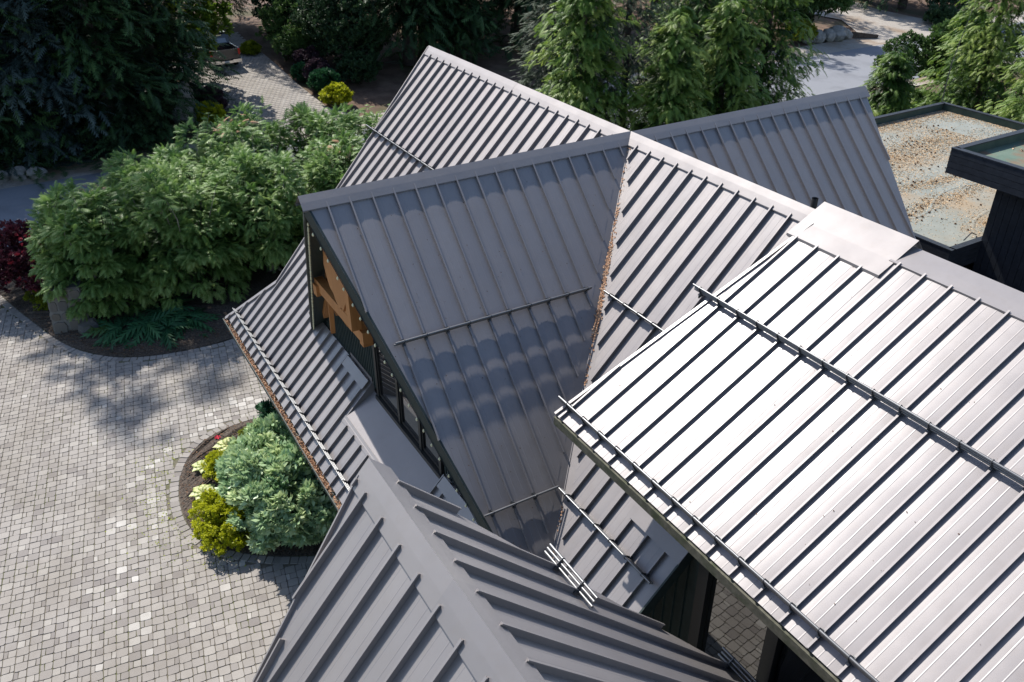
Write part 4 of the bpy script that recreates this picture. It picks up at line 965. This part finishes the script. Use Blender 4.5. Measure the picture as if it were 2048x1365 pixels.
for (x, y, r, m, tp, nm, lb) in [
    (-48.2, 7.2, (1.7, 1.5, 1.9), 'leaf', 'small', 'shrub', 'olive green shrub right behind the parked truck'), (-45.4, 6.9, (1.3, 1.2, 1.4), 'leaf', 'small', 'shrub', 'dusty green shrub at the bend of the far drive'),
    (-43.2, 7.0, (.9, .9, .9), 'plum', 'small', 'shrub', 'plum and silver shrub at the upper edge of the far drive'), (-41.2, 6.9, (.8, .8, .8), 'plum', 'small', 'shrub', 'second plum shrub closer to the dark broadleaf tree'),
    (-42.4, 6.2, (.55, .55, .5), 'fern', 'leaf', 'shrub', 'small bright green shrub between the two plum shrubs'), (-39.6, 6.7, (.85, .85, .75), 'fern', 'leaf', 'shrub', 'rounded dark green shrub beside the golden shrub'),
    (-37.5, 6.7, (.85, .8, .62), 'gold', 'small', 'shrub', 'golden shrub at the corner of the far drive'), (-37.6, -1.0, (.75, .7, .6), 'gold', 'small', 'shrub', 'golden shrub at the foot of the standing stone'),
    (-39.0, -.5, (.7, .7, .8), 'plum', 'small', 'shrub', 'near black plum shrub behind the golden shrub and standing stone'), (-40.3, 9.4, (1.2, 1.2, 1.0), 'dark_leaf', 'small', 'shrub', 'dark low shrub under the round broadleaf tree'),
    (-48.5, 4.6, (.6, .6, .4), 'lime', 'small', 'shrub', 'little lime shrub beyond the truck tail light'), (-36.2, 45.4, (1.0, 1.2, .8), 'lime', 'small', 'shrub', 'lime shrub by the boulder wall'),
    (-38.6, 47.0, (1.4, 1.6, 1.6), 'dark_leaf', 'small', 'shrub', 'dark shrub above the boulder wall'), (-38.2, 66.5, (2.2, 3.0, 1.3), 'dark_leaf', 'small', 'shrub', 'dark thicket right of the gravel track'),
    (-35.0, 61.5, (1.2, 1.4, .8), 'dark_leaf', 'small', 'shrub', 'low dark shrub at the mouth of the gravel track'), (-35.6, -6.0, (1.4, 2.4, .9), 'dark_leaf', 'small', 'shrub', 'dark undergrowth below the spruces'),
    (-36.0, -10.2, (1.0, 2.0, .7), 'dark_leaf', 'small', 'shrub', 'dark undergrowth behind the pale rocks')]:
    shrub(nm, lb, 'shrub', (x, y), r, tp, m, clumps=60, per=11, size=.30 if max(r) < 1 else .42, csize=.26, tmu=.45)

# far drive paved in larger units
fd = structure(ribbon('far_driveway', [(-34.8, -1.2), (-39.5, .0), (-43, -.2), (-47, -1.0), (-53, -2)], [(-34.8, 7.2), (-37.4, 5.9), (-41.5, 5.6), (-45.5, 5.5), (-51, 5.2)], .05, M['far_paving']))
rq = random.Random(9); V, Fc, T = [], [], []
for i in range(0, 62):
    for j in range(0, 26):
        x = -35 - i * .30; y = -1.2 + j * .30 + (.15 if i % 2 else 0)
        lo_ = np.interp(-x, [34.8, 39.5, 43, 47, 53], [-1.2, 0, -.2, -1, -2]); hi_ = np.interp(-x, [34.8, 37.4, 41.5, 45.5, 51], [7.2, 5.9, 5.6, 5.5, 5.2])
        if not (lo_ + .15 < y < hi_ - .15): continue
        b = len(V); t = min(1, max(0, rq.gauss(.45, .1))); h = .14
        for zz, k in ((.058, 1.0), (.075, .94)):
            for sx, sy in ((-1, -1), (1, -1), (1, 1), (-1, 1)): V.append((x + sx * h * k, y + sy * h * k, gz(x + sx * h * k) + zz)); T.append(t)
        Fc += [(b + 4, b + 5, b + 6, b + 7)] + [(b + i2, b + (i2 + 1) % 4, b + 4 + (i2 + 1) % 4, b + 4 + i2) for i2 in range(4)]
me = np_mesh('paver', np.array(V), np.array(Fc), np.array(T)); o = link('paver', me, M['paver'], fd); o['kind'] = 'stuff'

# --- boulders, pillar, walls
def boulder(name, label, loc, r, seed, m='rock', cat='boulder', group=None, parent=None):
    g = np.random.default_rng(seed); mb = MB(); vs = []; n, k = 9, 6; bd = sphere_dirs(10, -1); bh = g.uniform(.75, 1.1, 10)
    for i in range(k + 1):
        th = math.pi * i / k
        for j in range(n):
            ph = 2 * math.pi * j / n; d = np.array([math.sin(th) * math.cos(ph), math.sin(th) * math.sin(ph), math.cos(th)])
            s_ = min(h / max(.15, float(d @ q)) if d @ q > .15 else 9 for q, h in zip(bd, bh)); s_ = min(s_, 1.15)
            vs.append((d[0] * r[0] * s_, d[1] * r[1] * s_, d[2] * r[2] * s_ + r[2] * .75))
    mb.add(vs, [(i * n + j, i * n + (j + 1) % n, (i + 1) * n + (j + 1) % n, (i + 1) * n + j) for i in range(k) for j in range(n)])
    me = mb.mesh(name); recalc(me); o = link(name, me, M[m], parent); o.location = (loc[0], loc[1], gz(loc[0]) - .04 if len(loc) < 3 else loc[2]); 
    if label: tag(o, label, cat, group)
    return o
rl = ['pale angular rock at the left edge beside the road', 'pale rock second from the left edge by the road', 'rounded pale rock third along the road edge', 'pale rock nearest the hedge on the far road edge']
for k, (x, y) in enumerate([(-34.3, -13.0), (-34.1, -12.2), (-34.2, -11.3), (-34.0, -10.5)]): boulder('boulder', rl[k], (x, y), (.42, .45, .36), 20 + k, group='pale rocks along the road edge')
bl = ['boulder at the left end of the rock wall by the gravel track', 'large boulder second in the rock wall', 'boulder in the middle of the rock wall', 'tall boulder right of the middle of the rock wall', 'boulder at the right end of the rock wall']
for k, (x, y, s_) in enumerate([(-35.8, 45.9, .45), (-35.7, 46.8, .6), (-35.6, 47.9, .6), (-35.5, 48.9, .75), (-35.5, 49.9, .55)]): boulder('boulder', bl[k], (x, y), (s_, s_ * 1.1, s_ * .9), 40 + k, group='boulders of the rock wall')
mb = MB(); mb.beam((-35.3, 50.4, .45), (-34.4, 52.6, .1), .12, .5); tag(mb.build('timber_edging', M['bark']), 'sloping dark timber edging at the end of the rock wall', 'edging')
for k, (x, y) in enumerate([(-35.2, 63.2), (-35.8, 62.0)]): boulder('boulder', ['grey boulder at the right mouth of the gravel track', 'lower grey boulder beside the dark thicket'][k], (x, y), (.5, .6, .35), 50 + k)
# leaning standing stones across the road
st = boulder('standing_stone', 'tall leaning grey standing stone under the spruces', (-38.4, -2.0), (.5, .55, 1.35), 61, cat='stone'); st.rotation_euler = (.1, .12, .3)
st = boulder('standing_stone', 'lower grey stone in front of the tall standing stone', (-37.6, -2.5), (.45, .6, .8), 62, cat='stone'); st.rotation_euler = (-.1, .1, 0)
# stone pillar at the drive entrance
pil = thing('stone_pillar', 'mortared field stone gate pillar half hidden by the hedge', 'pillar', (-16.75, -10.75, 0), math.radians(-14))
mb = MB(); mb.add([(x * s_, y * s_, z) for z, s_ in ((0, 1), (1.62, .84)) for x, y in ((-.52, -.62), (.52, -.62), (.52, .62), (-.52, .62))], [(3, 2, 1, 0), (4, 5, 6, 7), (0, 1, 5, 4), (1, 2, 6, 5), (2, 3, 7, 6), (3, 0, 4, 7)]); mb.build('core', M['mortar'], pil)
rr = random.Random(12)
def stone_face(axis, sgn, half, width):
    rows = [0, .50, .82, 1.26, 1.6]
    for a, b in zip(rows[:-1], rows[1:]):
        y = -width
        while y < width - .05:
            w = min(rr.uniform(.30, .72), width - y)
            if width - (y + w) < .16: w = width - y
            k = 1 - .1 * (a + b) / 2; zc = (a + b) / 2; n = 7; pts = []
            for q in range(n):
                th = 2 * math.pi * q / n + rr.uniform(-.2, .2); pts.append(((y + w / 2 + math.copysign(abs(math.cos(th)) ** .6, math.cos(th)) * (w / 2 - .018)) * k, zc + math.copysign(abs(math.sin(th)) ** .6, math.sin(th)) * ((b - a) / 2 - .016)))
            d = half * k + .0; pr = rr.uniform(.02, .045); mb = MB()
            f = (lambda u, z, dd: (sgn * dd, u, z)) if axis == 0 else (lambda u, z, dd: (u, sgn * dd, z))
            cy, cz_ = sum(p[0] for p in pts) / n, sum(p[1] for p in pts) / n
            mb.add([f(u, z, half * (1 - .1 * z) - .02) for u, z in pts] + [f(cy + (u - cy) * .93, cz_ + (z - cz_) * .93, half * (1 - .1 * z) + pr) for u, z in pts], [tuple(range(n, 2 * n))] + [(i, (i + 1) % n, n + (i + 1) % n, n + i) for i in range(n)])
            me = mb.mesh('stone'); recalc(me); me.attributes.new('tint', 'FLOAT', 'POINT').data.foreach_set('value', [rr.random()] * (2 * n)); link('stone', me, M['fieldstone'], pil); y += w
stone_face(0, 1, .52, .62); stone_face(1, -1, .62, .52); stone_face(0, -1, .52, .62); stone_face(1, 1, .62, .52)
mb = MB(); mb.box(-.46, .46, -.55, .55, 1.62, 1.69); mb.build('cap_stone', M['fieldstone'], pil)
boulder('boulder', 'dark rounded boulder at the foot of the stone pillar', (-15.9, -10.35), (.3, .36, .36), 71, 'fieldstone')

# --- planting at the drive
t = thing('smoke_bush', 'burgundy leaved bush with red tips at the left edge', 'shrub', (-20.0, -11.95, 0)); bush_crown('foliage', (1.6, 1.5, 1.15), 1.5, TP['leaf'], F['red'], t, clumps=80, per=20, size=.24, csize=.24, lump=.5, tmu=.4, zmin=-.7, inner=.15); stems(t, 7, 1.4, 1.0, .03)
n = 130; P = sphere_dirs(n, -.2) * [1.6, 1.5, 1.15] + [0, 0, 1.5]; V, Fc, T = field(TP['small'], P, P - [0, 0, 1.5], RNG.uniform(.15, .25, n), np.full(n, 1.0)); link('red_tip', np_mesh('red_tip', V, Fc, T), F['red'], t)
shrub('shrub', 'lime green tuft under the burgundy bush', 'shrub', (-18.9, -11.6, .05), (.5, .5, .3), 'small', 'lime', clumps=24, per=16, size=.16, csize=.35)
def fern_plant(label, loc, r, m, tp='lace', n=16, per=1, up=.35, name='shade_plant', cat='plant', size=None, group=None):
    t = thing(name, label, cat, (loc[0], loc[1], .1), RNG.uniform(0, 6.28), group); P, D, Sx, T = [], [], [], []
    for k in range(n):
        a = RNG.uniform(0, 6.28); P.append((.05 * np.cos(a), .05 * np.sin(a), .08 + .25 * r * RNG.random())); D.append((np.cos(a), np.sin(a), up + RNG.normal(0, .2))); Sx.append((size or r) * RNG.uniform(.7, 1.2)); T.append(np.clip(RNG.normal(.5, .18), 0, 1))
    V, Fc, Tt = field(TP[tp], np.array(P), np.array(D), np.array(Sx), np.array(T)); V[:, 2] = np.maximum(V[:, 2], .02)
    link('frond', np_mesh('frond', V, Fc, Tt), F[m], t); stems(t, 4, .2 * r, .1, .01); return t
for k, (x, y, r, lb) in enumerate([(-15.15, -9.4, .95, 'broad shade leaves nearest the stone pillar'), (-14.9, -8.6, 1.0, 'broad shade leaves in the middle of the hedge foot'), (-14.3, -8.1, .85, 'broad shade leaves hanging toward the kerb'), (-14.6, -7.4, .95, 'broad shade leaves at the right end of the hedge foot'), (-15.7, -8.0, 1.0, 'broad shade leaves against the hedge trunks')]):
    fern_plant(lb, (x, y), r, 'fern', n=22, group='shade plants at the hedge foot')
V, Fc, T = [], [], []
t = thing('grass_clump', 'dark grassy clump in front of the stone pillar', 'grass clump', (-15.55, -10.1, .08)); vs, fs = [], []
for k in range(170):
    a, L = random.uniform(0, 6.28), random.uniform(.35, .7); b = len(vs); dx, dy = math.cos(a), math.sin(a)
    vs += [(-dy * .012, dx * .012, 0), (dy * .012, -dx * .012, 0), (dx * L * .45 + dy * .01, dy * L * .45 - dx * .01, L * .6), (dx * L * .45 - dy * .01, dy * L * .45 + dx * .01, L * .6), (dx * L, dy * L, L * .35)]; fs += [(b, b + 1, b + 2, b + 3), (b + 3, b + 2, b + 4, b + 4)]
me = bpy.data.meshes.new('blades'); me.from_pydata(vs, [], [tuple(dict.fromkeys(f)) for f in fs]); me.attributes.new('tint', 'FLOAT', 'POINT').data.foreach_set('value', RNG.uniform(.1, .6, len(vs))); link('blades', me, F['grass'], t)
mb = MB(); mb.tube([(0, 0, -.05), (0, 0, .08)], [.07, .04], 7); mb.build('crown_base', M['soil'], t)
# near bed
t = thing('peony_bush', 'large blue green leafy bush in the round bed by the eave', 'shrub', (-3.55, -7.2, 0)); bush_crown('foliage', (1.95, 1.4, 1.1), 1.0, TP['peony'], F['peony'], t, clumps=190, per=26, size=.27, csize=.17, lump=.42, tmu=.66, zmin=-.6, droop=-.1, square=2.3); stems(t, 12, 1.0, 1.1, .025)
shrub('shrub', 'dark green shrub tucked under the gutter behind the blue green bush', 'shrub', (-6.0, -6.3, .03), (1.2, .8, .8), 'peony', 'fern', clumps=70, per=22, size=.17, csize=.22)
shrub('golden_spirea', 'bright golden spirea at the front of the round bed', 'shrub', (-3.6, -8.95, .03), (.95, .6, .5), 'small', 'gold', clumps=90, per=24, size=.13, csize=.2, tmu=.55)
shrub('golden_spirea', 'smaller golden spirea between the pale hostas', 'shrub', (-5.65, -8.35, .03), (.55, .42, .40), 'small', 'gold', clumps=50, per=20, size=.12, csize=.24, tmu=.5)
shrub('golden_spirea', 'golden sprig at the far end of the round bed', 'shrub', (-6.75, -7.3, .03), (.45, .35, .28), 'small', 'lime', clumps=40, per=18, size=.12, csize=.26, tmu=.5)
tp_h = []
def hosta(label, x, y, r, m, group):
    t = thing('hosta', label, 'hosta', (x, y, .1), RNG.uniform(0, 6.28), group); vs, fs, tt = [], [], []
    for k in range(20):
        a = 2.4 * k; L = r * (1 - .55 * k / 20); el = .25 + .9 * k / 20; dx, dy = math.cos(a), math.sin(a); b = len(vs); W = L * .27
        for q, w_, z in ((.06, .02, .04), (.4, W, L * .35 * el + .06), (.75, W * .85, L * .42 * el + .05), (1.0, .004, L * .3 * el + .02)):
            for s_ in (-1, 0, 1): vs.append((dx * L * q - dy * s_ * w_, dy * L * q + dx * s_ * w_, z - (.25 * w_ if s_ == 0 else 0))); tt.append(.2 + random.uniform(0, .15) if s_ else .8 + random.uniform(0, .2))
        for i in range(3):
            for s_ in range(2): fs.append((b + i * 3 + s_, b + i * 3 + s_ + 1, b + i * 3 + s_ + 4, b + i * 3 + s_ + 3))
    link('leaf', np_mesh('leaf', np.array(vs), np.array(fs), np.array(tt)), F[m], t); mb = MB(); mb.tube([(0, 0, -.05), (0, 0, .1)], [.05, .03], 6); mb.build('crown_base', M['soil'], t)
hosta('cream edged hosta with broad leaves in front of the blue green bush', -5.25, -9.0, .42, 'hosta', 'hostas in the round bed')
hosta('green and cream hosta at the left of the round bed', -6.35, -8.75, .38, 'hosta', 'hostas in the round bed')
hosta('pale hosta behind the left hosta in the round bed', -6.95, -7.95, .42, 'hosta', 'hostas in the round bed')
hosta('white edged hosta at the far end of the round bed', -7.3, -7.0, .40, 'hosta', 'hostas in the round bed')
hosta('pale hosta close to the gutter corner', -7.25, -5.9, .32, 'hosta', 'hostas in the round bed')
for k, (x, y) in enumerate([(-35.0, -12.3), (-35.3, -11.2), (-35.1, -10.2)]): hosta(['pale blue hosta at the left edge above the rocks', 'pale blue hosta above the second rock', 'white flecked hosta nearest the hedge, above the rocks'][k], x, y, .75, 'hosta_blue', 'hostas above the pale rocks')
mb = MB()
for k in range(6): a = k * 1.05; mb.add([(0, 0, .05), (.07 * math.cos(a) - .03 * math.sin(a), .07 * math.sin(a) + .03 * math.cos(a), .09), (.1 * math.cos(a), .1 * math.sin(a), .07), (.07 * math.cos(a) + .03 * math.sin(a), .07 * math.sin(a) - .03 * math.cos(a), .09)], [(0, 1, 2, 3)])
mb.tube([(0, 0, -.02), (0, 0, .06)], .006, 5); red_m = mat('red_petal', (.55, .02, .05), .5)[0]
o = tag(mb.build('flower', red_m), 'single red flower at the rim of the round bed', 'flower'); o.location = (-7.55, -8.1, .03)
# weeds along joints
n = 900; P = []
for k in range(n):
    d = RNG.normal(0, .35); q = edge_near[RNG.integers(30, 75)]; P.append((q[0] - RNG.exponential(.5) * .8 + RNG.normal(0, .25), q[1] - abs(RNG.normal(0, .6)) - .25, .002))
P = np.array(P); P = P[[not inside(p[:2], bed_near) for p in P]]
tag(scatter_mesh('moss_tuft', P, np.tile([[0, 0, 1.]], (len(P), 1)), .045, F['lime'], None, kind='flake'), 'green moss sprouting from paver joints around the round bed', 'moss')
# bark chips on the bed
P = []
while len(P) < 2600:
    x, y = RNG.uniform(-8, -1.5), RNG.uniform(-9.6, -5)
    if inside((x, y), bed_near) and not near_edge(x, y, edge_near, .06): P.append((x, y, .10 + RNG.uniform(-.02, .05)))
while len(P) < 4600:
    x, y = RNG.uniform(-20, -13.2), RNG.uniform(-12, -5)
    if inside((x, y), bed_far) and near_edge(x, y, edge_far, 1.6): P.append((x, y, .10 + RNG.uniform(-.02, .05)))
tag(scatter_mesh('bark_chips', np.array(P), np.tile([[0, 0, 1.]], (len(P), 1)), .06, M['cone'], None, kind='flake'), 'bark chips scattered over the mulched beds', 'bark chips')

# ------------------------------------------------------------------ pickup truck
tr = thing('pickup_truck', 'dark pickup truck parked on the far drive, tail toward the house', 'truck', (-45.8, 2.25, gz(-46.2)), math.radians(3))
tr.rotation_euler = (0, -math.radians(6.3) * 0, math.radians(3))
body = mat('truck_paint', (.018, .020, .024), .25)[0]; body.node_tree.nodes['Principled BSDF'].inputs['Coat Weight'].default_value = .6
chrome = mat('chrome', (.6, .6, .6), .15, 1.0)[0]; redl = mat('tail_light_red', (.5, .01, .01), .2)[0]; rubber = mat('tyre_rubber', (.02, .02, .02), .8)[0]
def tp_(mb, name, m, par=tr): me = mb.mesh(name); recalc(me); return link(name, me, m, par)
mb = MB()   # x axis: 0 = tail, negative = forward
prof_b = [(0, .62), (0, 1.28), (-.05, 1.34), (-1.95, 1.34), (-1.95, .62)]
for s_ in (-1, 1): mb.prism([(x, s_ * .99, z) for x, z in prof_b], (0, -s_ * .12, 0))
mb.box(-1.95, -.02, -.87, .87, .62, .78); mb.box(-1.95, -1.87, -.87, .87, .78, 1.34); bed_o = tp_(mb, 'cargo_bed', body)
mb = MB(); mb.box(-.03, .05, -.84, .84, .70, 1.30); mb.box(.0, .06, -.2, .2, 1.05, 1.15); tp_(mb, 'tailgate', body)
cabp = [(-1.97, .62), (-1.97, 1.32), (-2.15, 1.86), (-2.6, 1.93), (-3.4, 1.88), (-4.05, 1.36), (-5.6, 1.25), (-5.75, 1.0), (-5.75, .6)]
mb = MB(); mb.prism([(x, -.96, z) for x, z in cabp], (0, 1.92, 0)); cab = tp_(mb, 'cab', body)
mb = MB(); mb.add([(-1.975, -.78, 1.36), (-1.975, .78, 1.36), (-2.135, .70, 1.80), (-2.135, -.70, 1.80)], [(0, 1, 2, 3)]); tp_(mb, 'rear_window', M['glass'], cab)
for s_ in (-1, 1):
    mb = MB(); mb.add([(-2.2, s_ * .965, 1.36), (-3.9, s_ * .965, 1.38), (-3.35, s_ * .965, 1.82), (-2.3, s_ * .965, 1.82)], [(0, 1, 2, 3)]); tp_(mb, 'side_window', M['glass'], cab)
    mb = MB(); mb.box(-3.85, -3.7, s_ * 1.02 - .12, s_ * 1.02 + .12, 1.3, 1.55); tp_(mb, 'mirror', body)
    mb = MB(); mb.box(.0, .035, s_ * .915 - .075, s_ * .915 + .075, .92, 1.28); tp_(mb, 'tail_light', redl)
    for x in (-1.0, -4.7):
        mb = MB(); mb.tube([(x, s_ * .72, .40), (x, s_ * .97, .40)], .40, 20); w_ = tp_(mb, 'wheel', rubber); mb = MB(); mb.tube([(x, s_ * .965, .40), (x, s_ * .985, .40)], .23, 14); tp_(mb, 'rim', chrome, w_)
mb = MB(); mb.box(-.02, .16, -1.0, -.42, .46, .66); mb.box(-.02, .16, .42, 1.0, .46, .66); mb.box(-.02, .14, -.42, .42, .44, .60); tp_(mb, 'bumper', chrome)
mb = MB(); mb.box(.145, .155, -.16, .16, .46, .60); tp_(mb, 'licence_plate', M['white'])
mb = MB(); mb.box(-2.2, -2.05, -.5, .5, 1.80, 1.86); tp_(mb, 'cab_light_bar', chrome, cab)
# white picket rail far right at the top
fr = thing('picket_rail', 'white picket rail at the top right edge', 'fence', (-39.6, 66.5, gz(-39.6)))
for k in range(34):
    mb = MB(); mb.box(-.03, .03, k * .16, k * .16 + .07, .35, 1.25); mb.build('picket', M['white'], fr)
for z in (.35, 1.2): mb = MB(); mb.box(-.05, .05, -.1, 5.6, z, z + .1); mb.build('rail', M['white'], fr)
for k in range(4): mb = MB(); mb.box(-.08, .08, k * 1.8 - .08, k * 1.8 + .08, 0, 1.4); mb.build('post', M['white'], fr)
